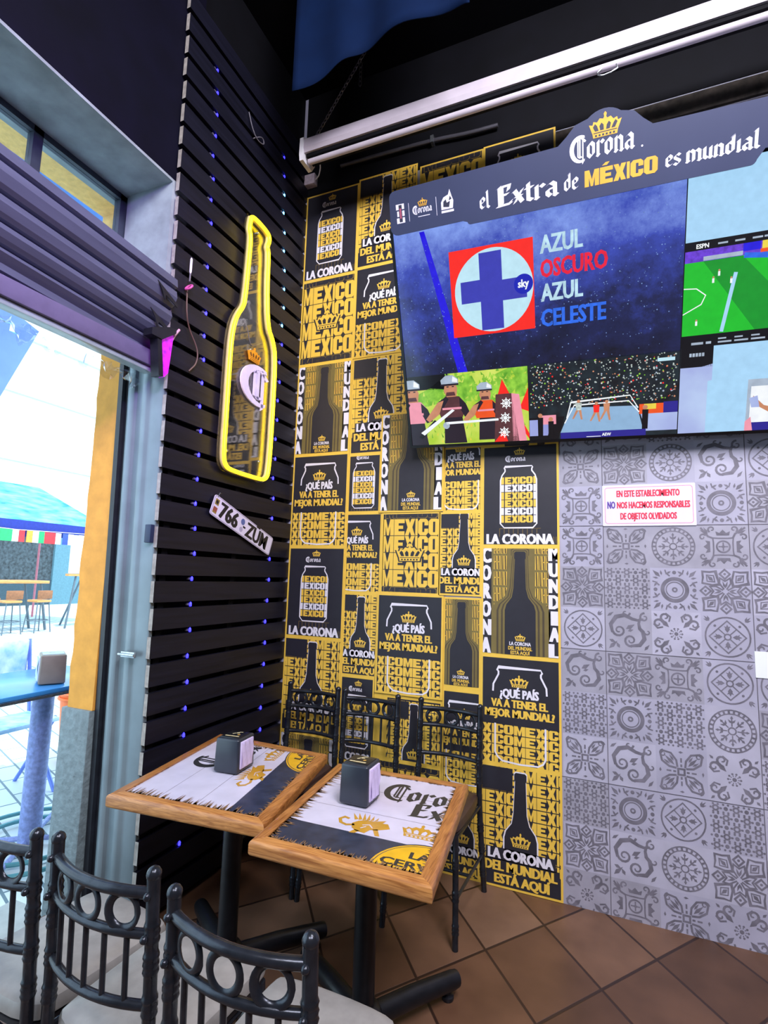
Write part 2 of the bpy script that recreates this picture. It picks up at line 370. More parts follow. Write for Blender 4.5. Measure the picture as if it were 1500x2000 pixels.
def floor_mat():
    m = bpy.data.materials.new('terracotta_tiles'); m.use_nodes = True; nt = m.node_tree; N = nt.nodes; L = nt.links; b = N['Principled BSDF']
    g = N.new('ShaderNodeNewGeometry')
    sub = N.new('ShaderNodeVectorMath'); sub.operation = 'SUBTRACT'; sub.inputs[1].default_value = (-.058, 2.308, 0); L.new(g.outputs['Position'], sub.inputs[0])
    st = []
    for v in ((2.411, 1.954, 0), (-2.203, 1.663, 0)):
        d = N.new('ShaderNodeVectorMath'); d.operation = 'DOT_PRODUCT'; d.inputs[1].default_value = v; L.new(sub.outputs[0], d.inputs[0]); st.append(d.outputs['Value'])
    fl = []; mn = []
    def M(op, a, b_=None):
        n = N.new('ShaderNodeMath'); n.operation = op
        for i, x in enumerate((a, b_)):
            if x is None: continue
            if isinstance(x, (int, float)): n.inputs[i].default_value = x
            else: L.new(x, n.inputs[i])
        return n.outputs[0]
    for s in st:
        fl.append(M('FLOOR', s)); f = M('FRACT', s); mn.append(M('MINIMUM', f, M('SUBTRACT', 1.0, f)))
    edge = M('MINIMUM', mn[0], mn[1])
    cb = N.new('ShaderNodeCombineXYZ'); L.new(fl[0], cb.inputs[0]); L.new(fl[1], cb.inputs[1])
    wn = N.new('ShaderNodeTexWhiteNoise'); wn.noise_dimensions = '3D'; L.new(cb.outputs[0], wn.inputs['Vector'])
    rp = N.new('ShaderNodeValToRGB'); L.new(wn.outputs['Value'], rp.inputs[0])
    rp.color_ramp.elements[0].color = lin('#4e3425'); rp.color_ramp.elements[1].color = lin('#7c5f4d')
    e = rp.color_ramp.elements.new(.5); e.color = lin('#644634')
    nz = N.new('ShaderNodeTexNoise'); nz.inputs['Scale'].default_value = 5; nz.inputs['Detail'].default_value = 6; L.new(g.outputs['Position'], nz.inputs['Vector'])
    mx = N.new('ShaderNodeMix'); mx.data_type = 'RGBA'; mx.blend_type = 'SOFT_LIGHT'; mx.inputs[0].default_value = .7
    L.new(rp.outputs[0], mx.inputs[6]); L.new(nz.outputs['Fac'], mx.inputs[7])
    mr = N.new('ShaderNodeMapRange'); mr.inputs[1].default_value = .012; mr.inputs[2].default_value = .02; L.new(edge, mr.inputs[0])
    m2 = N.new('ShaderNodeMix'); m2.data_type = 'RGBA'; m2.inputs[6].default_value = lin('#2e1c16'); L.new(mr.outputs[0], m2.inputs[0]); L.new(mx.outputs[2], m2.inputs[7])
    L.new(m2.outputs[2], b.inputs['Base Color']); b.inputs['Roughness'].default_value = .42
    bp = N.new('ShaderNodeBump'); bp.inputs['Strength'].default_value = .35; bp.inputs['Distance'].default_value = .004
    L.new(mr.outputs[0], bp.inputs['Height']); L.new(bp.outputs[0], b.inputs['Normal'])
    return m
struct(MB().box((XO, -3.2, -.12), (3.3, D + .2, 0)).build('floor', floor_mat()))
struct(MB().box((XO, -3.2, 4.75), (3.3, D + .2, 4.9)).build('ceiling', M_ceil))
struct(MB().box((3.15, -3.2, 0), (3.3, D + .2, 4.75)).build('wall_right', M_navy))
struct(MB().box((XO, -3.2, 0), (3.15, -3.05, 4.75)).build('wall_front', M_navy))

# ---- back wall: patterned tiles below, rough dark band and black paint above
M_tile = PM('printed_grey_tile', '#aaa8bd', .42, var=.10, scale=7, detail=8)
M_tilep = PM('tile_pattern_print', '#716e7b', .45, var=.22, scale=25)
M_grout = PM('tile_grout', '#5c5863', .8, var=.1)
M_band = PM('rough_dark_stone', '#4a423c', .8, var=.5, scale=22, bump=.8)
class Tiles(Art):
    cnt = 0
    def tri(s, p, m, L=None):
        s.cnt = (s.cnt + 1) % 24; Art.tri(s, p, m, (s.L if L is None else L) + s.cnt * .06)
    def stroke(s, pts, w, m, L=None, closed=False):
        Art.stroke(s, pts, [x * 1.25 for x in w] if isinstance(w, (list, tuple)) else w * 1.25, m, L, closed)
    def cell(s, cx, cy, h): s.T = (h, 0, cx, 0, h, cy)
    def rot4(s, fn):
        a, b, c, d, e, f = s.T; h = a
        for k in range(4):
            co_, si = round(math.cos(k * math.pi / 2)), round(math.sin(k * math.pi / 2))
            s.T = (h * co_, -h * si, c, h * si, h * co_, f); fn()
        s.T = (a, b, c, d, e, f)
    def rotn(s, n, fn):
        a, b, c, d, e, f = s.T; h = a
        for k in range(n):
            t = 2 * math.pi * k / n; s.T = (h * math.cos(t), -h * math.sin(t), c, h * math.sin(t), h * math.cos(t), f); fn()
        s.T = (a, b, c, d, e, f)
    def spiral(s, cx, cy, r, a0, turns, w, ccw=1, n=16):
        s.stroke([(cx + r * (1 - .78 * i / n) * math.cos(a0 + ccw * turns * 6.283 * i / n), cy + r * (1 - .78 * i / n) * math.sin(a0 + ccw * turns * 6.283 * i / n)) for i in range(n + 1)], [w * (1 - .5 * i / n) for i in range(n + 1)], 1)
    def leaf(s, x0, y0, x1, y1, w):
        dx, dy = x1 - x0, y1 - y0; l = math.hypot(dx, dy); nx, ny = -dy / l * w / 2, dx / l * w / 2
        s.tri([(x0, y0), (x0 + dx * .4 + nx, y0 + dy * .4 + ny), (x1, y1), (x0 + dx * .4 - nx, y0 + dy * .4 - ny)], 1)
def T0(s):   # four leafy petals around a small square
    s.stroke([(-.13,-.13),(.13,-.13),(.13,.13),(-.13,.13)], .07, 1, closed=True)
    def f():
        s.stroke([(.16,.2),(.2,.5),(.42,.8),(.72,.86),(.9,.74)], .07, 1); s.stroke([(.2,.16),(.5,.2),(.8,.42),(.86,.72),(.74,.9)], .07, 1)
        s.leaf(.28, .28, .68, .68, .16); s.leaf(.3, .46, .5, .74, .1); s.leaf(.46, .3, .74, .5, .1); s.spiral(.74, .74, .17, 0, .9, .06)
        s.rect(-.04, .22, .04, .34, 1); s.rect(-.035, .42, .035, .62, 1); s.leaf(-.1, .88, .1, .88, .1)
    s.rot4(f)
def T1(s):   # outlined star flower: pointed corner petals, diamond tips
    def f():
        s.stroke([(.30,.24),(.27,.5),(.36,.9),(.6,.86),(.88,.88),(.86,.6),(.9,.36),(.5,.27)], .065, 1, closed=True); s.stroke([(.42,.4),(.44,.7),(.72,.72),(.7,.44)], .035, 1, closed=True); s.leaf(.46, .46, .7, .7, .16)
        s.stroke([(0,.56),(.2,.78),(0,.98),(-.2,.78)], .06, 1, closed=True); s.disc(0, .78, .055, 1, n=8)
        s.stroke([(.05,.09),(.22,.36),(.2,.6),(0,.46),(-.2,.6),(-.22,.36),(-.05,.09)], .05, 1); s.leaf(0, .14, .1, .46, .09); s.leaf(0, .14, -.1, .46, .09)
    s.rot4(f)
def T2(s):   # beaded circle with snowflake
    s.circle(0, 0, .93, .05, 1); s.circle(0, 0, .76, .04, 1)
    def f(): s.rect(.78, -.045, .92, .045, 1)
    s.rotn(26, f); s.circle(0, 0, .15, .05, 1, n=16)
    def g(): s.rect(.2, -.025, .6, .025, 1); s.leaf(.34, 0, .52, .16, .1); s.leaf(.34, 0, .52, -.16, .1); s.leaf(.5, 0, .68, 0, .12)
    s.rotn(8, g)
def T3(s, k=0):   # big scroll
    s.stroke([(-.72,-.1),(-.8,.3),(-.55,.68),(-.15,.78),(.2,.6),(.45,.55),(.7,.62)], [.1,.14,.16,.15,.12,.1,.07], 1)
    s.stroke([(.1,-.72),(.5,-.66),(.72,-.35),(.66,.0),(.52,.15),(.48,.4),(.56,.68)], [.1,.14,.15,.14,.12,.1,.07], 1)
    s.spiral(-.42, .02, .3, 3.3, 1.3, .09); s.spiral(.1, -.45, .3, -1.4, 1.3, .09, -1); s.spiral(.74, .7, .22, 1.5, 1.1, .08); s.spiral(-.1, .9, .2, 0, .8, .08, -1); s.spiral(.86, -.0, .16, 3, .8, .07)
    s.leaf(-.1, .1, .3, .34, .22); s.leaf(-.02, .0, .24, .08, .14); s.leaf(-.9, -.9, -.5, -.5, .2); s.leaf(-.88, -.45, -.55, -.6, .16); s.leaf(-.4, -.85, -.56, -.56, .16); s.leaf(-.95, .7, -.65, .92, .14); s.leaf(.7, -.9, .94, -.6, .14)
def T4(s):   # curled cross round a ring
    s.circle(0, 0, .27, .06, 1, n=22); s.rect(-.03, -.2, .03, .2, 1); s.rect(-.2, -.03, .2, .03, 1); s.disc(0, 0, .07, 1, n=8)
    def f():
        s.stroke([(-.4,.42),(-.2,.4),(.2,.4),(.4,.42)], .05, 1); s.poly([(-.26,.54),(.26,.54),(.3,.74),(.14,.66),(0,.82),(-.14,.66),(-.3,.74)], 1)
        s.stroke([(.4,.4),(.5,.62),(.74,.78),(.92,.92)], .07, 1); s.spiral(.46, .84, .16, -1, 1.0, .07); s.spiral(.84, .46, .16, 2.6, 1.0, .07, -1); s.leaf(.62, .62, .95, .8, .12); s.leaf(.62, .62, .8, .95, .12)
    s.rot4(f)
def T5(s):   # star lattice of dots
    for i in range(-2, 3):
        for j in range(-2, 3):
            x, y = i * .4, j * .4
            if (i + j) % 2 == 0: s.circle(x, y, .105, .06, 1, n=12)
            else: s.disc(x, y, .09, 1, n=8)
            for a in range(6): s.disc(x + .19 * math.cos(a * 1.047), y + .19 * math.sin(a * 1.047), .05, 1, n=6)
def T6(s):   # heavy ring with floral corners
    s.circle(0, 0, .53, .14, 1); s.circle(0, 0, .37, .04, 1, n=28); s.circle(0, 0, .09, .06, 1, n=12)
    def f():
        s.leaf(.62, .62, .95, .95, .18); s.leaf(.55, .7, .6, .95, .1); s.leaf(.7, .55, .95, .6, .1); s.disc(0, .84, .09, 1, n=10)
        s.leaf(.14, .9, .4, .74, .1); s.leaf(-.14, .9, -.4, .74, .1); s.stroke([(.2,.66),(.36,.82),(.4,.97)], .05, 1); s.stroke([(-.2,.66),(-.36,.82),(-.4,.97)], .05, 1)
    s.rot4(f)
def T7(s):   # circle with quartered diamond
    s.circle(0, 0, .9, .055, 1); s.circle(0, 0, .13, .05, 1, n=14)
    s.stroke([(0,.74),(.74,0),(0,-.74),(-.74,0)], .045, 1, closed=True)
    def f():
        s.stroke([(.1,.1),(.37,.37)], .04, 1); s.leaf(0, .2, 0, .58, .2); s.leaf(-.02, .36, .14, .5, .08); s.leaf(.02, .36, -.14, .5, .08); s.disc(.5, .5, .06, 1, n=8)
        s.leaf(.72, .72, .96, .8, .1); s.leaf(.72, .72, .8, .96, .1); s.leaf(.74, .74, .95, .95, .08)
    s.rot4(f)
def T8(s):   # four clover scrolls
    s.disc(0, 0, .09, 1, n=10)
    def d(): s.disc(.25, 0, .05, 1, n=6); s.leaf(.12, 0, .22, 0, .05)
    s.rotn(10, d)
    def f():
        s.spiral(.46, .78, .22, -1.2, 1.0, .09); s.spiral(.78, .46, .22, 2.8, 1.0, .09, -1); s.leaf(.3, .3, .72, .72, .22); s.stroke([(.3,.56),(.24,.8),(.44,.97)], .06, 1); s.stroke([(.56,.3),(.8,.24),(.97,.44)], .06, 1); s.leaf(.8, .8, .96, .96, .12)
    s.rot4(f)
TD = [T0, T1, T2, T3, T4, T5, T6, T7, T8]
rows = {-4: [3,8,4,0,6,1,5,2,7], -3: [8,3,5,4,3,0,1,6,2], -2: [0,1,2,3,7,4,8,5,1], -1: [4,7,0,6,1,3,2,7,5], 0: [4,0,2,4,7,5,1,8,3], 1: [1,5,6,1,1,2,0,3,4],
        2: [7,3,8,7,8,6,4,0,2], 3: [3,1,4,7,7,8,5,1,6], 4: [5,6,5,2,1,3,7,2,0], 5: [0,3,0,8,5,4,6,1,7], 6: [5,6,7,5,3,2,0,8,4], 7: [1,3,2,1,4,6,1,5,0], 8: [8,4,0,8,6,3,7,2,1]}
TX, TZ = -.024, 1.762      # a grout crossing; 20 cm motifs, 60 cm tiles
ta = Tiles(); ta.L = 2; ta.clip = (-.228, 1.6, .0, 2.76)
for r, ds in rows.items():
    for c_, d in enumerate(ds):
        ta.T = (1, 0, 0, 0, 1, 0); q_ = random.random()
        if q_ < .6: Art.rect(ta, TX - .2 + .2 * c_, TZ - .2 - .2 * r, TX + .2 * c_, TZ - .2 * r, 5 if q_ < .3 else 6, .2)
        ta.cell(TX - .1 + .2 * c_, TZ - .1 - .2 * r, .0945 if d not in (1,) else .099); TD[d](ta)
ta.T = (1, 0, 0, 0, 1, 0); ta.L = 4
for k in range(-3, 4): ta.rect(TX + .6 * k - .0015, 0, TX + .6 * k + .0015, 3.7, 2)
for k in range(-3, 3): ta.rect(-.228, TZ - .6 * k - .0015, 2.6, TZ - .6 * k + .0015, 2)
wb = MB().box((XO, D, 0), (3.3, D + .2, 4.75), 0)
wb.art(ta, (0, D, 0), (1, 0, 0), (0, 0, 1), (0, -1, 0))
wb.box((-.224, D - .012, 3.74), (3.15, D, 3.83), 4); wb.box((-.224, D - .016, 3.845), (3.15, D, 3.95), 4); wb.box((XI, D - .004, 3.97), (3.15, D, 4.75), 3)
struct(wb.build('wall_back', [M_tile, M_tilep, M_grout, M_black, M_band, PM('printed_grey_tile_pale', '#b2b0c4', .42, var=.10, scale=9, detail=8), PM('printed_grey_tile_deep', '#a09eae', .42, var=.12, scale=9, detail=8)], recalc=False))

# ---- left wall: thick masonry with the street doorway
struct(MB().box((XO, 1.815, 0), (XI - .025, D + .2, 4.75)).build('wall_left', M_black))
lw = MB().box((XO, -1.3, 3.31), (XI, 1.815, 4.75), 0)
lw.box((XO + .001, -1.3, 3.296), (XI - .002, 1.77, 3.31), 1)
struct(lw.build("wall_left_lintel", [M_navy, M_plaster]))
struct(MB().box((XO, -3.05, 0), (XI, -1.3, 4.75)).build('wall_left_pier', M_navy))
struct(MB().box((-2.14, 1.70, 2.62), (-1.851, 1.815, 3.296)).build('trim_1', M_plaster))            # grey reveal beside the transom
t2 = MB()
zz = [.86 + i * .06 for i in range(38)]; random.seed(3)
edge = [(-2.262 - random.choice([0, 0, 0, 0, .002, .004, .004, .009]), z) for z in zz]
t2.prism([(-2.105, .86), (-2.105, zz[-1])] + edge[::-1], (0, 1.84, 0), (1, 0, 0), (0, 0, 1), (0, -.102, 0))
struct(t2.build('trim_2', PM('orange_facade_paint', '#d8993f', .8, var=.12, scale=14, bump=.25)))      # painted facade edge
struct(MB().box((-2.285, 1.725, -.05), (-2.105, 1.84, .86), 0, bev=.006).build('trim_3', M_dado))

# ---- steel door jamb (ribbed channel) with latch
def jy(z): return 1.745 - .0237 * (z - 2.03)
dj = bpy.data.objects.new('door_1', None); C.objects.link(dj); dj['kind'] = 'structure'; dj.location = (-1.96, 1.745, 0)
prof = [(-2.105, .03), (-2.10, -.028), (-2.072, -.03), (-2.068, .0), (-2.05, .0), (-2.04, -.02), (-2.02, -.026), (-2.005, -.012), (-2.0, .01), (-1.985, .012), (-1.965, -.004), (-1.945, -.016), (-1.925, -.012), (-1.915, .0), (-1.90, .004), (-1.845, .004), (-1.838, .01), (-1.838, .04)]
jm = MB()
for k, m in ((0, 0), (1, 0)):
    pass
vs = []; zs = [0, .8, 1.6, 2.55]
for z in zs: vs += [(x, jy(z) + d * .6 - .008, z) for x, d in prof]
n = len(prof); fs = []
for i in range(len(zs) - 1):
    for k in range(n - 1): fs.append((i * n + k, i * n + k + 1, (i + 1) * n + k + 1, (i + 1) * n + k))
jm.add(vs, fs, 0, True)
for i, f in enumerate(jm.f):
    if (i % (n - 1)) in (0, 1, 2, 3): jm.m[i] = 1
jm.build('jamb', [M_steel, M_steel_dark], dj, recalc=False)
lt = MB().box((-1.955, 1.728, 1.105), (-1.875, 1.742, 1.13), 0, bev=.003); lt.tube([(-1.96, 1.722, 1.118), (-1.87, 1.722, 1.118)], .006)
lt.build('latch', M_chrome, dj)
MB().box((-1.875, 1.728, 1.60), (-1.84, 1.75, 1.68), 0, bev=.003).build('keeper', PM('dark_blue_keeper', '#1d2a4a', .5), dj)

# ---- transom window above the door
w1 = bpy.data.objects.new('window_1', None); C.objects.link(w1); w1['kind'] = 'structure'; w1.location = (-2.17, .6, 2.8)
wf = MB()
wf.box((-2.19, -1.2, 3.268), (-2.15, 1.705, 3.298)); wf.box((-2.19, -1.2, 2.70), (-2.15, 1.705, 2.73)); wf.box((-2.19, 1.67, 2.70), (-2.15, 1.71, 3.298))
for y in (1.245, .5, -.3): wf.box((-2.19, y, 2.70), (-2.15, y + .04, 3.298))
wf.build('window_frame', PM('dark_window_steel', '#3a4150', .5, .3, var=.2), w1)
G = glass_mat('window_glass', (.93, .97, .98, 1), .1)
for a, b in ((1.285, 1.67), (.54, 1.245), (-.26, .5)): MB().box((-2.173, a, 2.73), (-2.169, b, 3.268)).build('pane', G, w1)

# ================================================================== POSTERS on the back wall
P_y = PM('poster_yellow_ink', '#ecc24c', .5, var=.05); P_n = PM('poster_navy_ink', '#26252f', .5, var=.1); P_w = PM('poster_white_ink', '#e6e2ee', .5, var=.03)
P_o = PM('poster_olive_ink', '#75673a', .5, var=.08); P_g = PM('poster_dim_gold_ink', '#8d7434', .5, var=.1); P_b = PM('poster_dark_olive_ink', '#4b4030', .5, var=.08); P_r = PM('poster_orange_ink', '#d9931f', .5)
PMATS = [P_y, P_n, P_w, P_o, P_g, P_b, P_r]
Y, NV, WH, OL, DG, DO, ORG = range(7)
BOT = [(31,-2),(31,62),(33,70),(40,80),(42,92),(44,132),(43,134),(43,141),(45,143),(56,143),(58,141),(58,134),(57,132),(58,92),(61,80),(68,70),(70,62),(70,-2)]
def bgrow(a, x0, x1, y0, y1, h, L, col=Y, phase=0.0, k=None):
    """rows of the block word, tightly packed, over a dark ground"""
    k = k or h * 5.1
    y = y1 - h
    while y > y0 - h:
        x = x0 - phase
        while x < x1:
            a.word(x, y + h * .04, x + k, y + h * .96, col, L=L); x += k + h * .05
        y -= h
def can_top(a, x0, x1, yt, w, L):
    m = 7
    a.stroke([(x0, yt - 34), (x0 + .5, yt - 24), (x0 + m, yt - 10), (x0 + m, yt - 6), (x0 + m - 1.5, yt - 4), (x0 + m, yt), (x1 - m, yt), (x1 - m + 1.5, yt - 4), (x1 - m, yt - 6), (x1 - m, yt - 10), (x1 - .5, yt - 24), (x1, yt - 34)], w, WH, L)
def d_can(a):
    a.rect(0, 0, 100, 150, NV, 1); a.crown(50, 138, 15, Y, NV, 2)
    a.script('Corona', 31, 125, 5.2, WH, 2, wx=1.05)
    can = [(25, 33), (25, 97), (27, 104), (31, 110), (31, 113), (30, 115), (31, 117), (66, 117), (67, 115), (66, 113), (66, 110), (70, 104), (72, 97), (72, 33), (67, 27), (30, 27)]
    for i in range(6):
        y = 91 - i * 11.3; c = WH if i in (1, 4) else Y
        cl = a.clip; h = 11
        a.word(21, y if i < 5 else y, 80, y + h * .95, c, L=2) if False else None
        s0 = a.T
        lo = max(y, 29)
        # only the part inside the can is printed
        for ch_x, body in ((25.5, 'EXICO'),):
            a.word(31, lo, 67, y + 10.4, c, body, L=2)
        a.rect(26, lo, 29.6, y + 10.4, c, 2); a.rect(68, lo, 71, y + 10.4, WH if (i % 3 == 2) else c, 2)
    a.stroke(can, 1.7, WH, 3, True)
    for i in range(9): a.stroke([(24 + i * 6, 26), (24 + i * 6, 14)], .5, DG, 2); a.stroke([(24 + i * 6, 26), (29 + i * 6, 26)], .5, DG, 2)
    for i in range(3): a.stroke([(90 + i * 3, 4), (90 + i * 3, 14)], .5, DG, 2)
    a.text('LA CORONA', 50, 4, 14, WH, 86, 3, 'c', .05)
def d_mex(a):
    a.rect(0, 0, 100, 150, NV, 1)
    for y, h in ((138, 16), (-2, 15)):
        a.word(6, y, 96, y + h, DG, L=2); a.word(7.2, y + 1.2, 94.8, y + h - 1.2, NV, L=3)
    for i in range(4):
        y = 107 - i * 31.2; a.word(1, y, 99, y + 30, Y, L=2, gap=.04); a.rect(0, y - 1.2, 4, y + 30, Y, 2)
    a.crown(50, 72, 46, Y, NV, 6, outline=NV)
def d_cor(a, letters=True):
    a.rect(0, 0, 100, 150, OL, 1)
    x = 17
    for x in (17, 21.5, 26, 30.5, 70, 74.5, 79, 83.5):
        for y0, y1 in ((140, 148), (118, 137), (96, 115), (74, 93), (50, 71), (28, 47), (4, 25)):
            a.rect(x, y0, x + 3.6, y1, DO, 2); a.stroke([(x, y0), (x, y1), (x + 2.6, y1), (x + 2.6, y0)], .6, Y, 3, True)
            if (int(x) + int(y0)) % 2: a.stroke([(x, (y0 + y1) / 2), (x + 2.6, (y0 + y1) / 2 + 2)], .8, Y, 3)
    for k, m in ((1.9, OL), (1.55, DO), (1.42, OL), (1.25, DO), (1.13, OL), (1.0, NV)):
        a.poly([(50.5 + (x - 50.5) * k, 72 + (y - 72) * (1 + (k - 1) * .12)) for x, y in BOT], m, 4 + int((1.9 - k) * 9))
    a.crown(50.5, 25, 14, Y, NV, 14); a.text('LA CORONA', 50.5, 15.5, 4.6, WH, 27, 14, 'c'); a.text('DEL MUNDIAL', 50.5, 9.4, 4.6, Y, 30, 14, 'c'); a.text('ESTÁ AQUÍ', 50.5, 3.6, 4.4, Y, 24, 14, 'c')
    if letters:
        a.rect(0, 0, 13.5, 150, NV, 4); a.rect(86, 0, 100, 150, NV, 4)
        for i, ch in enumerate('CORONA'): a.text(ch, 6.7, 127.5 - i * 25, 21, WH, 11.5, 15, 'c', .07)
        for i, ch in enumerate('MUNDIAL'): a.text(ch, 93, 131 - i * 21.4, 18, WH, 11.5 if ch != 'I' else 4.5, 15, 'c', .07)
def d_que(a):
    a.rect(0, 0, 100, 150, NV, 1); bgrow(a, 0, 100, 0, 56, 14.2, 2, Y, phase=24, k=66)
    a.rect(0, 55, 100, 150, NV, 3)
    can_top(a, 16, 83, 134, 2.2, 4)
    a.stroke([(19, 56), (19, 17), (22, 11), (28, 6), (50, 4), (72, 5), (78, 9), (81, 15), (81, 56)], 2.2, WH, 4)
    a.crown(49, 114, 24, Y, NV, 4)
    a.text('¿QUÉ PAÍS', 49, 93, 11.5, WH, 48, 5, 'c', .05); a.text('VA A TENER EL', 49, 79.5, 10.5, Y, 70, 5, 'c', .05); a.text('MEJOR MUNDIAL?', 49, 66, 10.5, Y, 86, 5, 'c', .05)
def d_bot(a):
    a.rect(0, 0, 100, 150, NV, 1); bgrow(a, 0, 100, 20, 148, 15.4, 2, Y, phase=6, k=62)
    a.rect(0, 118, 41, 147, NV, 3); a.rect(0, 0, 100, 26, NV, 3)
    a.poly([(50.5 + (x - 50.5) * 1.09, 60 + (y - 60) * 1.018) for x, y in [(x, max(y, 36)) for x, y in BOT]], WH, 4)
    a.poly([(x, max(y, 36)) for x, y in BOT], NV, 5); a.crown(50.5, 59, 25, Y, NV, 6)
    a.rect(8, 33, 92, 48, NV, 5); a.rect(4, 19, 96, 34, NV, 5)
    a.text('LA CORONA', 50, 35, 12, WH, 78, 7, 'c', .05); a.text('DEL MUNDIAL', 50, 20.5, 11.5, Y, 86, 7, 'c', .05); a.text('ESTÁ AQUÍ', 52, 6, 11, Y, 66, 7, 'c', .05)
DES = {'can': d_can, 'mex': d_mex, 'cor': d_cor, 'que': d_que, 'bot': d_bot, 'corn': lambda a: d_cor(a, False)}
# x0, x1, z0, z1, design, design window (None: whole design; else world x of design left, z of design bottom, design width), depth order, label
PST = [
 (-1.82, -1.432, 3.385, 3.995, 'can', None, 1, 'poster of a striped can, topmost against the slatted wall'),
 (-1.82, -1.432, 2.81, 3.385, 'mex', None, 1, 'poster of big yellow block lettering and a crown, high beside the glowing bottle sign'),
 (-1.82, -1.432, 2.222, 2.81, 'cor', None, 1, 'olive bottle poster with upright white letters, beside the slatted wall'),
 (-1.82, -1.432, 1.65, 2.222, 'que', None, 1, 'poster asking a question inside a can outline, beside the slatted wall'),
 (-1.82, -1.432, 1.11, 1.65, 'can', None, 1, 'poster of a striped can beside the slatted wall, above the left wall chair'),
 (-1.82, -1.432, .565, 1.11, 'bot', None, 1, 'poster of a dark bottle on yellow letters, behind the leftmost wall chair'),
 (-1.82, -1.432, .0, .565, 'cor', None, 1, 'poster with upright white letters, low in the corner behind the left table'),
 (-1.432, -1.035, 3.40, 4.015, 'bot', None, 1, 'tall dark bottle poster at the top, left of the television banner'),
 (-1.432, -1.035, 2.81, 3.40, 'que', None, 1, 'poster asking a question, half hidden by the upper left edge of the television'),
 (-1.432, -1.035, 2.205, 2.81, 'bot', None, 0, 'dark bottle poster half hidden by the lower left edge of the television'),
 (-1.434, -1.220, 1.852, 2.205, 'can', (-1.475, 1.80, .30), 0, 'narrow strip of a striped can poster, left of the large upright letters'),
 (-1.434, -1.203, 1.385, 1.852, 'que', (-1.515, 1.385, .31), 0, 'blue-lit question poster cut off at its left side, above a cropped bottle poster'),
 (-1.434, -1.213, .918, 1.385, 'bot', (-1.475, .918, .31), 0, 'cropped dark bottle poster between a can poster and a question poster'),
 (-1.434, -1.220, .45, .918, 'can', (-1.475, .45, .31), 0, 'cropped striped can poster behind the middle wall chair'),
 (-1.432, -1.215, .0, .45, 'bot', (-1.46, .0, .31), 0, 'cropped bottle poster low behind the two tables'),
 (-1.018, -.627, 3.39, 3.985, 'mex', None, 1, 'yellow block lettering poster peeping out above the television banner'),
 (-.627, -.226, 3.39, 3.992, 'que', None, 1, 'topmost can outline poster at the right, above the television banner'),
 (-1.222, -.836, 1.85, 2.437, 'cor', None, 2, 'bottle poster with upright white letters just below the television corner'),
 (-1.203, -.853, 1.39, 1.85, 'mex', None, 1, 'pale yellow block lettering poster with a crown in the middle of the wall'),
 (-1.215, -.826, .845, 1.39, 'que', None, 2, 'whole question poster in the middle, above the middle wall chair'),
 (-1.222, -.826, .50, .845, 'bot', (-1.14, .36, .31), 0, 'cropped bottle poster seen between the middle and right wall chairs'),
 (-1.222, -.826, .0, .50, 'mex', None, 0, 'block lettering poster low behind the right table'),
 (-.84, -.622, 1.845, 2.208, 'que', (-.895, 1.845, .31), 0, 'narrow question poster just below the television, left of a can poster'),
 (-.858, -.622, 1.393, 1.845, 'bot', (-.875, 1.393, .31), 1, 'narrow bottle poster on orange letters, cut off at its right side'),
 (-.828, -.622, .918, 1.385, 'corn', (-.885, .918, .31), 0, 'narrow dark blue bottle poster without big letters'),
 (-.828, -.622, .43, .918, 'que', (-.86, .43, .31), 0, 'narrow question poster behind the right wall chair'),
 (-.828, -.622, .0, .43, 'bot', (-.87, .0, .31), 0, 'bottle poster low behind the legs of the right wall chair'),
 (-.622, -.228, 2.2, 2.80, 'mex', None, 1, 'block lettering poster whose lower edge shows under the television'),
 (-.622, -.228, 1.658, 2.2, 'can', None, 1, 'whole striped can poster under the television, beside the tiled wall'),
 (-.622, -.228, 1.10, 1.658, 'cor', None, 1, 'olive bottle poster with upright white letters beside the tiled wall'),
 (-.622, -.228, .57, 1.10, 'que', None, 1, 'question poster beside the tiled wall, right of the wall chairs'),
 (-.622, -.228, .002, .57, 'bot', None, 1, 'bottle poster standing on the floor line beside the tiled wall'),
]
for x0, x1, z0, z1, des, win, dep, label in PST:
    a = Art(); w = .0105
    a.rect(x0, z0, x1, z1, Y, 0)
    a.clip = (x0 + w, x1 - w, z0 + w, z1 - w)
    if win is None: a.at((x1 - x0) / 100, (z1 - z0) / 150, x0, z0)
    else: a.at(win[2] / 100, win[2] / 100, win[0], win[1])
    DES[des](a)
    y = D - .0022 - dep * .004
    mb = MB().box((x0, y, z0), (x1, y + .0018, z1), 0).art(a, (0, y - .0002, 0), (1, 0, 0), (0, 0, 1), (0, -1, 0), eps=.00018)
    tag(mb.build('poster', PMATS, recalc=False), label, 'poster', 'posters pasted on the back wall')

# ================================================================== SLATTED CLADDING
M_slat = PM('charcoal_slat_paint', '#11111f', .45, spec=.35, var=.35, scale=5, bump=.12, stretch=(1, .6, 9), detail=8)
M_endgrain = PM('raw_slat_ends', '#9b948f', .8, var=.25, scale=40)
cl = thing('slat_cladding', 'dark charcoal horizontal slats covering the wall between the doorway and the poster wall', 'wall cladding', (-1.835, 2.27, 0.06))
sb = MB(); bt = MB(); SP = .1193; SZ0 = 2.03
tops = [SZ0 + SP * k for k in range(-16, 20)]
for i, zt in enumerate(tops):
    z0, z1 = zt - .092, zt; yl = jy((z0 + z1) / 2) - .004 + random.uniform(-.003, .003); yr = D - .004
    if z0 < .03: z0 = .03
    k = len(sb.f)
    sb.box((-1.841, yl, z0), (XL + random.uniform(-.001, .001), yr, z1), 0)
    sb.m[k + 5] = 1 if False else sb.m[k + 5]
    for fi in range(k, k + 6):
        ys = [sb.v[v][1] for v in sb.f[fi]]
        if max(ys) - min(ys) < 1e-6 and max(ys) < 2: sb.m[fi] = 1
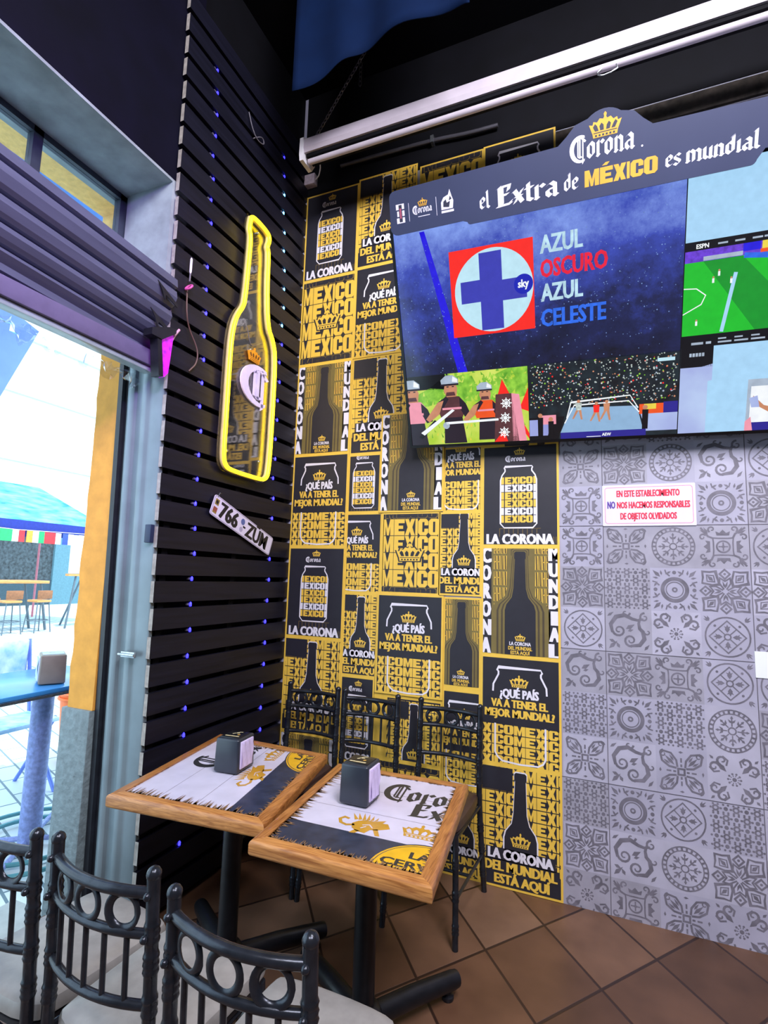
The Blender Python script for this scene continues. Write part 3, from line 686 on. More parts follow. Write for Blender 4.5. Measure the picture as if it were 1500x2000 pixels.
sb.build('slats', [M_slat, M_endgrain], cl)
for y in (1.80, 2.28, 2.74): bt.box((XI - .024, y, .03), (-1.841, y + .035, tops[-1]))
bt.build('battens', M_black, cl)

# ---- blue LED strings in the gaps
M_led = PM('blue_led_glow', '#2a26ff', .3, emit=6.5, var=.02); M_ledc = PM('cyan_led_glow', '#5fb8ff', .3, emit=7.0, var=.02)
M_wire = PM('dark_cable', '#1a1a20', .5, var=.2); M_clip = PM('clear_led_socket', '#5a5563', .3, var=.2)
def led_string(label, ys, mat_of, skip):
    t = thing('light_string', label, 'string lights', (-1.842, ys(2.0), .2), 'blue light strings')
    path = []
    for i, zt in enumerate(tops):
        z = zt + .0135
        if z < .15 or z > 4.1 or i in skip: continue
        y = ys(z) + random.uniform(-.008, .008)
        path.append((-1.8445, y + .012, z - .06)); path.append((-1.838, y, z))
        b = MB(); b.lathe([(.001, -.011), (.0055, -.009), (.006, .004), (.001, .011)], (-1.826, y, z), 0, 10)
        b.box((-1.838, y - .02, z - .005), (-1.828, y - .004, z + .005), 1)
        b.build('bulb', [mat_of(z), M_clip], t)
    MB().tube(path, .0018, 0, 6).build('wire', M_wire, t)
led_string('string of small blue lights running up the slats nearer the doorway', lambda z: 2.03 - .03 * z, lambda z: M_led, (2, 3))
led_string('string of small blue lights running up the slats nearer the poster wall', lambda z: 2.60 - .0 * z if z < 3.2 else 2.60 - .09 * (z - 3.2), lambda z: M_ledc if 2.9 < z < 3.9 and int(z * 50) % 2 else M_led, (0, 1, 2))

# ---- neon bottle sign
NB = [(2.18,3.434),(2.333,3.428),(2.352,3.392),(2.33,3.338),(2.349,3.314),(2.354,3.11),(2.381,2.876),(2.436,2.823),(2.471,2.729),(2.474,2.421),(2.469,2.053),(2.44,2.004),(2.379,1.997),(2.133,1.999),(2.096,2.018),(2.08,2.061),(2.081,2.3),(2.079,2.624),(2.088,2.739),(2.113,2.822),(2.155,2.887),(2.168,2.934),(2.182,3.224),(2.182,3.314),(2.166,3.338),(2.172,3.394)]
def smooth(P, it=2, closed=True):
    for _ in range(it):
        o = []; n = len(P)
        for i in range(n):
            a, b = P[i], P[(i + 1) % n]
            o.append(tuple(x * .75 + y * .25 for x, y in zip(a, b))); o.append(tuple(x * .25 + y * .75 for x, y in zip(a, b)))
        P = o
    return P
ns = thing('neon_sign', 'glowing yellow bottle-shaped neon sign on the slatted wall', 'neon sign', (-1.79, 2.277, 1.99))
M_neon = PM('yellow_neon_glow', '#ffd81a', .4, emit=5.0, var=.02)
M_acr = glass_mat('clear_acrylic', (.93, .91, .88, 1), .35)
cen = (2.277, 2.6)
tube = smooth(NB, 2)
MB().tube([(-1.768, y, z) for y, z in tube], .0105, 0, 10, True).build('neon_tube', M_neon, ns)
MB().tube([(-1.784, y, z) for y, z in tube], .0115, 0, 8, True).build('tube_backing', PM('white_silicone_backing', '#c9b87a', .5), ns)
out = [(cen[0] + (y - cen[0]) * 1.12, cen[1] + (z - cen[1]) * 1.022) for y, z in smooth(NB, 1)]
MB().prism(out, (-1.797, 0, 0), (0, 1, 0), (0, 0, 1), (.005, 0, 0)).build('acrylic_panel', M_acr, ns, recalc=True)
ea = Art(); ea.bigC(2.185, 2.40, .19, .125, 0, 0)
em = MB()
for poly, mi, L in ea.items:
    em.prism(poly, (-1.789, 0, 0), (0, 1, 0), (0, 0, 1), (.008, 0, 0))
em.build('white_letter', PM('white_letter_acrylic', '#d5cbe6', .4, emit=.12), ns, recalc=True)
ca = Art(); ca.crown(2.295, 2.668, .115, 0, 1, 0)
em = MB()
for poly, mi, L in ca.items:
    if mi == 0: em.prism(poly, (-1.789, 0, 0), (0, 1, 0), (0, 0, 1), (.006, 0, 0))
em.art(ca, (-1.7815, 0, 0), (0, 1, 0), (0, 0, 1), (1, 0, 0)); em.build('orange_crown', [PM('orange_crown_print', '#e2961d', .4, emit=.1), PM('brown_crown_print', '#6b3d12', .5)], ns, recalc=False)
for y, z in ((2.27, 3.39), (2.27, 2.70), (2.40, 2.10), (2.13, 2.10)): MB().lathe([(.008, 0), (.008, .03), (.005, .034)], (0, 0, 0), 0, 12, Matrix.Translation((-1.82, y, z)) @ Matrix.Rotation(math.pi / 2, 4, 'Y')).build('standoff', M_chrome, ns)

# ---- licence plate
pl = thing('license_plate', 'white number plate hung askew on the slats below the bottle sign', 'license plate', (-1.80, 2.3, 1.70))
c0 = Vector((-1.806, 2.046, 1.767)); U = (Vector((-1.806, 2.558, 1.584)) - c0); LN = U.length; U.normalize(); V = Vector((0, -U.z, U.y))
hw, hh = LN, .108
def rrect(x0, y0, x1, y1, r):
    return arc(x1 - r, y0 + r, r, -90, 0, 4) + arc(x1 - r, y1 - r, r, 0, 90, 4) + arc(x0 + r, y1 - r, r, 90, 180, 4) + arc(x0 + r, y0 + r, r, 180, 270, 4)
M_plate = PM('plate_white', '#d9d3e6', .35, var=.03); M_pk = PM('plate_black', '#16151c', .5)
MB().prism(rrect(0, 0, hw, hh, .012), c0, U, V, (.004, 0, 0)).build('plate', M_plate, pl)
a = Art(); a.L = 1
rim = rrect(.004, .004, hw - .004, hh - .004, .01); a.stroke(rim, .003, 1, 1, True)
a.text('766', .062, .016, .078, 0, .15, 2, 'l', .04); a.text('ZÜM', .292, .016, .078, 0, .20, 2, 'l', .035)
a.rect(.262, .046, .284, .056, 0, 2); a.disc(.252, .074, .017, 2, 2); a.disc(.252, .03, .014, 3, 2)
a.rect(.012, .06, .042, .092, 4, 2); a.disc(.027, .076, .010, 0, 3); a.rect(.012, .016, .042, .048, 5, 2); a.rect(.012, .016, .042, .024, 4, 3)
MB().art(a, c0 + Vector((.0042, 0, 0)), U, V, (1, 0, 0)).build('lettering', [M_pk, PM('plate_rim', '#8d869c', .4), PM('plate_blue_seal', '#56659c', .5), PM('plate_grey_seal', '#a9a3bd', .5), PM('plate_ochre_seal', '#8f7a35', .5), PM('plate_red_seal', '#8e4a3a', .5)], pl, recalc=False)
MB().tube([tuple(c0 + V * .1 + U * .02 + Vector((.004, 0, 0))), tuple(c0 + V * .125 + U * .022 + Vector((.008, 0, 0))), tuple(c0 + V * .13 + U * .04 + Vector((.0, 0, 0)))], .002, 0, 6).build('hanging_wire', M_chrome, pl)

# ---- loose cables and bits on the slats
def cable(name, label, pts, r, mat, cat='cable'):
    tag(MB().tube(smooth_open(pts), r, 0, 6).build(name, mat), label, cat)
def smooth_open(P):
    for _ in range(2):
        o = [P[0]]
        for i in range(len(P) - 1):
            a, b = P[i], P[i + 1]; o.append(tuple(x * .75 + y * .25 for x, y in zip(a, b))); o.append(tuple(x * .25 + y * .75 for x, y in zip(a, b)))
        o.append(P[-1]); P = o
    return P
M_brown = PM('brown_cable', '#5b4038', .5); M_grey_c = PM('grey_cable', '#6a6670', .5)
cable('brown_cable', 'thin brown cable hanging loose on the slats beside the shutter end', [(-1.812, 1.80, 2.80), (-1.80, 1.795, 2.68), (-1.812, 1.83, 2.62), (-1.80, 1.885, 2.54), (-1.80, 1.885, 2.47), (-1.812, 1.85, 2.42)], .0035, M_brown)
cable('grey_cable', 'looped grey cable high on the slats left of the white screen tube', [(-1.812, 2.15, 4.05), (-1.80, 2.17, 3.97), (-1.80, 2.22, 3.93), (-1.80, 2.29, 3.955), (-1.80, 2.27, 3.99), (-1.80, 2.23, 3.96), (-1.812, 2.2, 3.93)], .003, M_grey_c)
cable('slat_cable', 'thin cable running across the slats from the neon sign', [(-1.815, 2.17, 2.85), (-1.79, 2.22, 2.83), (-1.79, 2.26, 2.72), (-1.80, 2.31, 2.74), (-1.815, 2.4, 2.80)], .002, M_grey_c)
pt = thing('pull_cord', 'white and pink plastic pull cord end hanging above the shutter end', 'cord', (-1.80, 1.80, 2.78))
MB().lathe([(.003, .1), (.006, .11), (.006, .17), (.003, .18), (.003, .1)], (-1.80, 1.80, 2.78), 0, 10).build('white_end', M_white_plastic, pt)
mb = MB().tube([(-1.80, 1.80, 2.88), (-1.80, 1.799, 2.84)], .004, 0, 8); mb.build('stem', M_grey_c, pt)
MB().ring((-1.80, 1.798, 2.81), .018, .005, (0, .55, .83), (1, 0, 0), 0, 16, 8, (1, 1)).build('pink_loop', PM('pink_plastic', '#d65aa0', .3), pt)
jb = thing('junction_box', 'small white wiring box in the top corner under the screen tube', 'junction box', (-1.79, D - .03, 4.05))
MB().box((-1.825, D - .05, 4.055), (-1.745, D - .004, 4.13), 0, bev=.006).build('box', PM('dirty_white_plastic', '#b9a9b4', .5, var=.2, scale=50), jb)
MB().tube(smooth_open([(-1.745, D - .03, 4.09), (-1.70, D - .06, 4.09), (-1.67, D - .1, 4.13), (-1.66, D - .2, 4.14)]), .004, 0, 6).build('wire', M_white_plastic, jb)
cd = thing('conduit_pipe', 'thin dark conduit fixed to the black wall behind the screen tube', 'pipe', (-1.05, D - .02, 4.0))
MB().tube(smooth_open([(-1.56, D - .03, 4.135), (-1.2, D - .03, 4.125), (-.92, D - .03, 4.115), (-.72, D - .03, 4.09), (-.54, D - .03, 4.085)]), .012, 0, 10).build('pipe', PM('dull_grey_pipe', '#4a4850', .45, .4), cd)
MB().box((-.945, D - .045, 4.095), (-.925, D - .004, 4.14)).build('clip', M_chrome, cd)

# ================================================================== ROLLER SHUTTER over the doorway
rs = thing('roller_shutter', 'ridged steel roller shutter rolled up over the street doorway, lit purple', 'roller shutter', (-1.85, .6, 2.35))
pf = []
top, z = 2.865, 2.865
seq = [(-1.83, 2.875), (-1.795, 2.868), (-1.79, 2.83), (-1.80, 2.825)]
for k, (zt, zb) in enumerate(((2.822, 2.735), (2.73, 2.655), (2.65, 2.585), (2.58, 2.53))):
    x = -1.80 - k * .022
    seq += [(x - .012, zt), (x + .006, zt - .012), (x + .012, (zt + zb) / 2), (x - .002, zb + .012), (x - .016, zb)]
seq += [(-1.875, 2.515), (-1.865, 2.495), (-1.90, 2.488), (-1.95, 2.49)]
back = [(x - .012, z + .002) for x, z in seq][::-1]
vs = []; n = len(seq); ys = (-1.25, 1.722)
mb = MB()
for y in ys: vs += [(x, y, z - .02 - .055 * (y - .9)) for x, z in seq] + [(x, y, z - .02 - .055 * (y - .9)) for x, z in back]
m2 = 2 * n; mb.add(vs, [(i, (i + 1) % m2, m2 + (i + 1) % m2, m2 + i) for i in range(m2)] + [tuple(range(m2))[::-1], tuple(m2 + i for i in range(m2))], 0, False)
M_lath = PM('galvanised_lath', '#62667c', .42, .35, var=.15, scale=6, stretch=(1, .4, 3))
mb.build('curtain', M_lath, rs)
MB().box((-1.915, -1.25, 2.385), (-1.86, 1.70, 2.455), 0, bev=.003).build('bottom_bar', PM('bar_steel_paint', '#6f6788', .5, .1, var=.1), rs)
MB().box((-1.925, -1.25, 2.362), (-1.875, 1.70, 2.384), 0, bev=.003).build('edge_rail', PM('pale_rail', '#aebfc0', .35, .2), rs)
mb = MB()
for k, z in enumerate((2.735, 2.615)): mb.prism([(1.60, z), (1.72, z - .055), (1.72, z - .07), (1.65, z - .045), (1.645, z - .07), (1.63, z - .035)], (-1.80 - k * .03 + .016, 0, 0), (0, 1, 0), (0, 0, 1), (.004, 0, 0))
mb.build('end_catch', M_steel_dark, rs)
MB().box((-2.12, -1.25, 2.54), (-1.90, 1.69, 2.76), 0, bev=.06, seg=5).build('roll', M_lath, rs)
mg = thing('led_fixture', 'small magenta glowing light fixture under the shutter end', 'light fixture', (-1.80, 1.68, 2.32))
M_mag = PM('magenta_light_glow', '#c420e6', .3, emit=.55, var=.5, scale=40)
MB().prism([(1.655, 2.50), (1.735, 2.545), (1.72, 2.36), (1.70, 2.335), (1.675, 2.34)], (-1.835, 0, 0), (0, 1, 0), (0, 0, 1), (.03, 0, 0)).build('lens', M_mag, mg)
mb = MB().prism([(1.635, 2.50), (1.66, 2.50), (1.685, 2.33), (1.66, 2.325)], (-1.84, 0, 0), (0, 1, 0), (0, 0, 1), (.045, 0, 0)); mb.prism([(1.60, 2.52), (1.70, 2.565), (1.735, 2.57), (1.735, 2.55), (1.66, 2.49), (1.6, 2.49)], (-1.84, 0, 0), (0, 1, 0), (0, 0, 1), (.05, 0, 0))
mb.build('bracket', M_steel_dark, mg)
MB().tube([(-1.815, 1.72, 2.49), (-1.81, 1.745, 2.55), (-1.805, 1.765, 2.585)], .006, 0, 8).build('stem', PM('pale_pink_plastic', '#c99ab0', .4), mg)
pc = thing('plastic_strip', 'crumpled clear plastic strip hanging under the shutter bar', 'plastic strip', (-1.95, 1.3, 2.3))
mb = MB(); random.seed(11); vs = []; NN = 40
for i in range(NN):
    y = 1.02 + .68 * i / (NN - 1)
    for j in range(4):
        vs.append((-1.96 + random.uniform(-.02, .02), y, 2.362 - j * .018 * (1 + .5 * math.sin(i * .9)) + random.uniform(-.006, .006)))
mb.add(vs, [(i * 4 + j, i * 4 + j + 1, i * 4 + j + 5, i * 4 + j + 4) for i in range(NN - 1) for j in range(3)], 0, False)
mb.build('film', glass_mat('clear_film', (.97, .98, 1, 1), .6), pc, recalc=False)

# ================================================================== TELEVISION
TB = Vector((-.9898, 2.70, 2.2087)); TU = Vector((.99965, .0086, -.0251)); TV = Vector((.0266, -.4035, .9146)).normalized(); TN = TU.cross(TV).normalized()
if TN.y > 0: TN = -TN
def tp(u, v, n=0): return TB + TU * u + TV * v + TN * n
TM = Matrix((TU, TV, TN)).transposed().to_4x4(); TM.translation = TB
tv = thing('television', 'large wall-mounted television tilted down, showing a mosaic of sports pictures', 'television', tuple(tp(.96, 0, -.06)))
M_bez = PM('black_tv_plastic', '#0b0b0e', .3, var=.2)
mb = MB(); mb.box((-.012, -.012, -.055), (1.932, 1.092, -.004), 0, TM, .006, 2); mb.build('case', M_bez, tv)
mb = MB()
for a, b in (((-.014, -.014, -.01), (1.934, 0, .006)), ((-.014, 1.08, -.01), (1.934, 1.094, .006)), ((-.014, 0, -.01), (0, 1.08, .006)), ((1.92, 0, -.01), (1.934, 1.08, .006))): mb.box(a, b, 0, TM)
mb.build('bezel', M_bez, tv)
mb = MB(); mb.box((.5, -.03, -.05), (.62, -.012, -.02), 0, TM)
p1 = tp(.55, .45, -.055)
mb.box((-.55, D - .06, 2.35), (.45, D - .012, 2.42), 0); mb.box((-.55, D - .06, 2.7), (.45, D - .012, 2.78), 0)
MB().box((.665, -.03, -.05), (.70, -.012, -.015), 0, TM).build('sensor', M_bez, tv)
for u in (.55, 1.35):
    q = tp(u, .75, -.055); mb.tube([(q.x, D - .03, 2.74), tuple(q)], .02, 0, 8); q2 = tp(u, .25, -.055); mb.tube([(q2.x, D - .03, 2.39), tuple(q2)], .02, 0, 8)
mb.build('wall_mount', M_black_metal, tv)
SCR = [SC('screen_night_blue', '#10121f', 1.0, hex2='#3d51b8', scale=7),          # 0 main picture
       SC('screen_red', '#ff2a1e', 1.0), SC('screen_pale_cyan', '#bfe6f5', 1.0), SC('screen_cross_blue', '#3c3fb4', 1.0), SC('screen_badge_blue', '#1722b4', 1.0), SC('screen_white', '#f4f8ff', 1.0),
       SC('screen_letter_ice', '#b9dcec', 1.0, .2), SC('screen_letter_red', '#e81e3c', 1.0, .15), SC('screen_letter_blue', '#2f6be8', 1.0, .2),
       SC('screen_sky_blue', '#a9d6f7', 1.0), SC('screen_black', '#07080c', .6), SC('screen_grass', '#1fbf2c', 1.0, .06), SC('screen_grass_dark', '#14962a', 1.0, .06), SC('screen_purple', '#6a3fd0', 1.0, .3, scale=60),
       SC('screen_yellow', '#ecd54a', 1.0), SC('screen_orange', '#f0561e', 1.0), SC('screen_leaf', '#4f9a22', 1.0, hex2='#a6e24a', scale=22), SC('screen_meadow', '#a9cf2e', 1.0, hex2='#d9e86a', scale=9),
       SC('screen_skin', '#c98a68', 1.0, .1), SC('screen_maroon', '#5a3438', 1.0, .2), SC('screen_helmet', '#aab9cc', 1.0, .1), SC('screen_trouser', '#251d2a', 1.0), SC('screen_pink', '#f09aae', 1.0),
       SC('screen_crowd', '#0c0f14', 1.0, hex2='#1d2c33', scale=20), SC('screen_crowd_light', '#c9d6d0', .9, .4, scale=90), SC('screen_ring', '#8fb4d8', 1.0), SC('screen_apron', '#2a2590', 1.0), SC('screen_violet', '#8d8fd6', 1.0, hex2='#b9cdf2', scale=3), SC('screen_deep_blue', '#2418e0', 1.0, .1), SC('screen_speckle', '#7f9fe0', .8, .3, scale=80)]
(sNB, sRED, sCY, sCR, sBD, sW, sLI, sLR, sLB, sSK, sBK, sGR, sGD, sPU, sYE, sOR, sLF, sME, sSN, sMA, sHE, sTR, sPI, sCRO, sCL, sRI, sAP, sVI, sDB, sSP) = range(30)
def night_picture():
    m = SCR[0]; nt = m.node_tree; N = nt.nodes; L = nt.links; b = N['Principled BSDF']
    g = N.new('ShaderNodeTexCoord'); sx = N.new('ShaderNodeSeparateXYZ'); L.new(g.outputs['Object'], sx.inputs[0])
    n1 = N.new('ShaderNodeTexNoise'); n1.inputs['Scale'].default_value = 2.6; n1.inputs['Detail'].default_value = 9; n1.inputs['Roughness'].default_value = .72; L.new(g.outputs['Object'], n1.inputs['Vector'])
    mr = N.new('ShaderNodeMapRange'); mr.inputs[1].default_value = .30; mr.inputs[2].default_value = 1.0; L.new(sx.outputs['Z'], mr.inputs[0])
    ad = N.new('ShaderNodeMath'); ad.operation = 'MULTIPLY_ADD'; ad.inputs[1].default_value = 1.25; L.new(n1.outputs['Fac'], ad.inputs[0])
    sb_ = N.new('ShaderNodeMath'); sb_.operation = 'MULTIPLY_ADD'; sb_.inputs[1].default_value = .62; sb_.inputs[2].default_value = -.40; L.new(mr.outputs[0], sb_.inputs[0]); L.new(sb_.outputs[0], ad.inputs[2])
    rp = N.new('ShaderNodeValToRGB'); L.new(ad.outputs[0], rp.inputs[0]); r = rp.color_ramp
    r.elements[0].position = .08; r.elements[0].color = lin('#0a0b14'); r.elements[1].position = .95; r.elements[1].color = lin('#86a2f0')
    for p_, c_ in ((.35, '#1d2350'), (.62, '#3a4bb4')):
        e = r.elements.new(p_); e.color = lin(c_)
    L.new(rp.outputs[0], b.inputs['Emission Color'])
night_picture()
a = Art(); random.seed(5)
a.rect(0, 0, 1.92, 1.08, sBK, 0)
a.clip = (0, 1.288, .366, 1.08); a.rect(0, .366, 1.288, 1.08, sNB, 1)
a.poly([(.135, 1.05), (.16, 1.05), (.335, .36), (.285, .36)], sDB, 2)
for i in range(1500):
    u, v = random.uniform(0, 1.288), random.uniform(.37, 1.05); r = random.uniform(.001, .0032)
    if random.random() < .25 + .75 * abs(math.sin(u * 4.1 + v * 2.2)) * (v - .2): a.tri([(u - r, v), (u, v - r), (u + r, v), (u, v + r)], sSP, 3)
a.rect(.275, .537, .673, .936, sRED, 4); a.disc(.482, .735, .188, sCY, 5, 48); a.disc(.482, .735, .183, sCY, 6, 48)
a.poly([(.42, .557), (.527, .557), (.527, .682), (.64, .682), (.64, .775), (.527, .775), (.527, .907 - .0), (.42, .907 - .0), (.42, .79), (.325, .79), (.325, .69), (.42, .69)], sCR, 7)
a.disc(.625, .742, .044, sBD, 8); a.text('sky', .625, .728, .034, sW, .05, 9, 'c', .02)
a.text('AZUL', .704, .86, .074, sLI, .182, 5, 'l', .025); a.text('OSCURO', .704, .757, .074, sLR, .286, 5, 'l', .025); a.text('AZUL', .704, .653, .074, sLI, .182, 5, 'l', .025); a.text('CELESTE', .702, .541, .074, sLB, .282, 5, 'l', .025)
# archers in the meadow
a.clip = (0, .63, 0, .366); k = .63
F = lambda P: [(x * .63, y * .366) for x, y in P]
a.rect(0, 0, .63, .366, sME, 1)
a.poly(F([(0, .52), (.1, .75), (.2, .82), (.35, .78), (.42, .95), (.55, .98), (.6, .8), (.7, .9), (.85, 1.0), (1, 1.0), (1, .62), (.75, .55), (.5, .6), (.3, .6), (.12, .55)]), sLF, 2)
a.rect(0, .8 * .366, .36 * .63, .366, sBK, 2); a.poly(F([(.18, .8), (.36, 1.0), (.36, .78)]), sBK, 2)
rn = random.Random(4)
for i in range(260):
    x, y = rn.uniform(0, 1), rn.uniform(.56, .98)
    if x < .34 and y > .72: continue
    w_, h_ = rn.uniform(.006, .018), rn.uniform(.03, .08); t_ = rn.uniform(-.02, .02)
    a.tri(F([(x - w_, y), (x + w_, y), (x + t_, y + h_)]), rn.choice([sLF, sLF, sME]), 2.5)
for i in range(160):
    x, y = rn.uniform(0, 1), rn.uniform(.0, .5); w_ = rn.uniform(.003, .008)
    a.tri(F([(x - w_, y), (x + w_, y), (x + rn.uniform(-.02, .02), y + rn.uniform(.03, .09))]), rn.choice([sLF, sYE, sME]), 2.5)
def person(x, y, s, body, helm):
    P = lambda q: [((x + px * s) * .63, (y + py * s) * .366) for px, py in q]
    a.poly(P([(-.1, -.55), (.16, -.55), (.12, .0), (-.08, .0)]), sTR, 3); a.poly(P([(-.12, -.05), (.13, -.05), (.17, .2), (.1, .34), (-.05, .36), (-.17, .2)]), body, 4)
    a.poly(P([(-.15, .25), (-.08, .28), (-.14, .02), (-.26, -.12), (-.3, -.06)]), sSN, 5); a.poly(P([(-.04, .34), (.07, .34), (.085, .5), (.06, .6), (-.05, .6), (-.07, .46)]), sSN, 5)
    a.poly(P([(-.09, .55), (.1, .55), (.1, .66), (.04, .74), (-.04, .74), (-.1, .66)]), helm, 6); a.rect((x - .1 * s) * .63, (y + .1 * s) * .366, (x + .12 * s) * .63, (y + .14 * s) * .366, sPI, 5)
    a.poly(P([(-.05, .36), (.06, .36), (.05, .43), (-.04, .43)]), sMA, 6); a.rect((x - .035 * s) * .63, (y + .52 * s) * .366, (x - .01 * s) * .63, (y + .54 * s) * .366, sTR, 6); a.rect((x + .025 * s) * .63, (y + .52 * s) * .366, (x + .05 * s) * .63, (y + .54 * s) * .366, sTR, 6)
    a.poly(P([(-.1, .55), (.1, .55), (.105, .585), (-.105, .585)]), sTR, 6.5); a.poly(P([(.03, .62), (.09, .6), (.09, .66), (.04, .72)]), sW, 6.5)
    a.poly(P([(-.16, .24), (-.05, .35), (-.02, .3), (-.1, .1)]), sTR, 4.5); a.poly(P([(.1, .32), (.17, .2), (.22, -.02), (.15, -.05), (.1, .12)]), sTR, 4.5)
person(.37, .42, .75, sMA, sHE); person(.655, .38, .62, sOR, sHE); person(.03, .36, .8, sPI, sHE)
a.poly(F([(.07, .12), (.1, .09), (.25, .33), (.22, .36)]), sBK, 7); a.poly(F([(.09, .18), (.38, .50), (.4, .48), (.12, .14)]), sW, 8); a.poly(F([(.32, .285), (.76, .30), (.76, .33), (.32, .32)]), sW, 8)
a.disc(.32 * .63, .27 * .366, .018, sHE, 8)
a.poly(F([(.76, .64), (.8, .86), (.86, .64)]), sRED, 4); a.poly(F([(.72, .0), (.745, .66), (.87, .66), (.92, .0)]), sMA, 5); a.poly(F([(.87, .0), (.87, .66), (.93, .64), (.98, .0)]), sPI, 5); a.poly(F([(.93, .45), (1, .72), (1, .4)]), sRED, 4); a.poly(F([(.94, .3), (1, .1), (1, .02), (.95, .15)]), sRED, 4); a.poly(F([(.72, 0), (.8, .16), (.83, .0)]), sRED, 6)
for j in range(3):
    cx, cy = (.815 + .012 * (1 - j)) * .63, (.53 - .2 * j) * .366
    for t in range(4): a.stroke([(cx - .028 * math.cos(t * .785), cy - .028 * math.sin(t * .785)), (cx + .028 * math.cos(t * .785), cy + .028 * math.sin(t * .785))], .005, sW, 7)
    a.circle(cx, cy, .018, .004, sW, 7, 14)
# wrestling ring before the crowd
a.clip = (.632, 1.288, 0, .372); a.rect(.632, 0, 1.288, .372, sCRO, 1)
for i in range(620):
    u = random.uniform(.64, 1.28); v = random.uniform(.16, .365); r = random.uniform(.0018, .0045)
    a.disc(u, v, r, random.choice([sCL, sCL, sCL, sCL, sHE, sRED, sLF, sSN, sCRO]), 2, 6)
a.poly([(.78, .03), (1.15, .02), (1.12, .14), (.83, .15)], sRI, 3); a.poly([(.78, .0), (1.16, .0), (1.16, .03), (.78, .03)], sAP, 4); a.poly([(.632, 0), (.77, 0), (.80, .11), (.632, .11)], sBK, 3); a.poly([(.632, .02), (.72, .02), (.74, .1), (.632, .1)], sVI, 4); a.poly([(1.16, .02), (1.288, .02), (1.288, .12), (1.13, .12)], sVI, 4); a.rect(1.13, .10, 1.23, .145, sOR, 5); a.rect(1.15, .12, 1.2, .145, sYE, 6); a.rect(1.23, .1, 1.288, .15, sAP, 5); a.rect(.69, .075, .76, .12, sPI, 5)
for p in ([(.81, .10), (.83, .175), (1.09, .19), (1.125, .13)], [(.8, .075), (.845, .16), (1.085, .165), (1.13, .11)]): a.stroke(p, .005, sW, 7)
a.text('AEW', .99, .006, .014, sW, .04, 8, 'c'); a.stroke([(.9, .005), (.965, .005)], .003, sW, 8)
def wrestler(x, y, c):
    a.poly([(x - .012, y), (x + .012, y), (x + .014, y + .035), (x - .014, y + .035)], c, 8); a.disc(x, y + .043, .008, sSN, 9, 10); a.poly([(x - .012, y), (x - .03, y - .04), (x - .022, y - .04), (x, y)], sSN, 8); a.poly([(x + .0, y), (x + .01, y - .045), (x + .018, y - .045), (x + .012, y)], sSN, 8)
wrestler(.945, .12, sRED); wrestler(.99, .125, sSN); wrestler(.865, .135, sCL)
for x, y in ((.685, .02), (.735, .0), (1.155, .03)): a.poly([(x - .012, y), (x + .012, y), (x + .014, y + .09), (x - .012, y + .09)], sBK, 9); a.disc(x, y + .1, .011, sSN, 9, 10)
a.rect(1.2, .33, 1.27, .345, sCY, 5)
# right column
a.clip = (1.292, 1.92, 0, 1.08)
a.rect(1.292, .80, 1.92, 1.08, sSK, 1); a.rect(1.292, .765, 1.92, .80, sBK, 2); a.text('ESPN', 1.355, .772, .017, sW, .045, 3, 'c', .02)
for x in (1.41, 1.47, 1.53, 1.57, 1.64, 1.72): a.rect(x, .777, x + .035, .784, sHE, 3)
a.rect(1.292, .72, 1.92, .765, sPU, 2); a.rect(1.50, .735, 1.56, .765, sDB, 3); a.rect(1.565, .735, 1.62, .765, sYE, 3); a.rect(1.56, .722, 1.61, .736, sOR, 3); a.rect(1.36, .722, 1.5, .738, sHE, 3); a.rect(1.62, .722, 1.9, .765, sHE, 3)
a.rect(1.292, .425, 1.92, .72, sGR, 2); a.poly([(1.36, .72), (1.5, .72), (1.75, .425), (1.56, .425)], sGD, 3); a.poly([(1.62, .72), (1.8, .72), (1.92, .55), (1.92, .425), (1.86, .425)], sGD, 3)
a.stroke([(1.292, .62), (1.34, .615), (1.375, .585), (1.36, .55), (1.292, .515)], .004, sW, 4); a.stroke([(1.505, .72), (1.92, .66)], .02, sLB, 4); a.stroke([(1.48, .66), (1.44, .43)], .014, sSK, 4)
for x, y in ((1.42, .655), (1.40, .63), (1.465, .62), (1.345, .465)):
    a.rect(x - .004, y, x + .004, y + .018, sW, 5); a.disc(x, y + .022, .004, sSN, 5, 8)
a.rect(1.292, .375, 1.92, .425, sBK, 3); a.rect(1.33, .385, 1.375, .395, sHE, 4); a.rect(1.385, .385, 1.405, .395, sHE, 4)
for x in (1.43, 1.49, 1.55, 1.62, 1.7): a.rect(x, .385, x + .05, .392, sHE, 4); a.rect(x, .40, x + .03, .406, sHE, 4)
a.rect(1.292, .0, 1.92, .375, sSK, 1); a.rect(1.292, .29, 1.416, .375, sBK, 3); a.rect(1.292, .0, 1.40, .29, sVI, 2); a.poly([(1.292, .27), (1.416, .30), (1.416, .23), (1.292, .2)], sVI, 3)
for i in range(5): a.rect(1.325 + i * .012, .335, 1.334 + i * .012, .35, sHE, 4)
a.rect(1.552, .0, 1.92, .22, sHE, 3); a.rect(1.565, .03, 1.92, .19, sW, 4); a.poly([(1.57, .12), (1.64, .1), (1.66, .06), (1.575, .15)], sSN, 5); a.poly([(1.56, .14), (1.59, .15), (1.6, .1), (1.57, .1)], sVI, 6); a.rect(1.552, .0, 1.92, .035, sAP, 5); a.poly([(1.55, .04), (1.57, .06), (1.58, .0), (1.55, .0)], sPI, 6)
MB().art(a, tp(0, 0, .0), TU, TV, TN, eps=.0002).build('screen', SCR, tv, recalc=False)

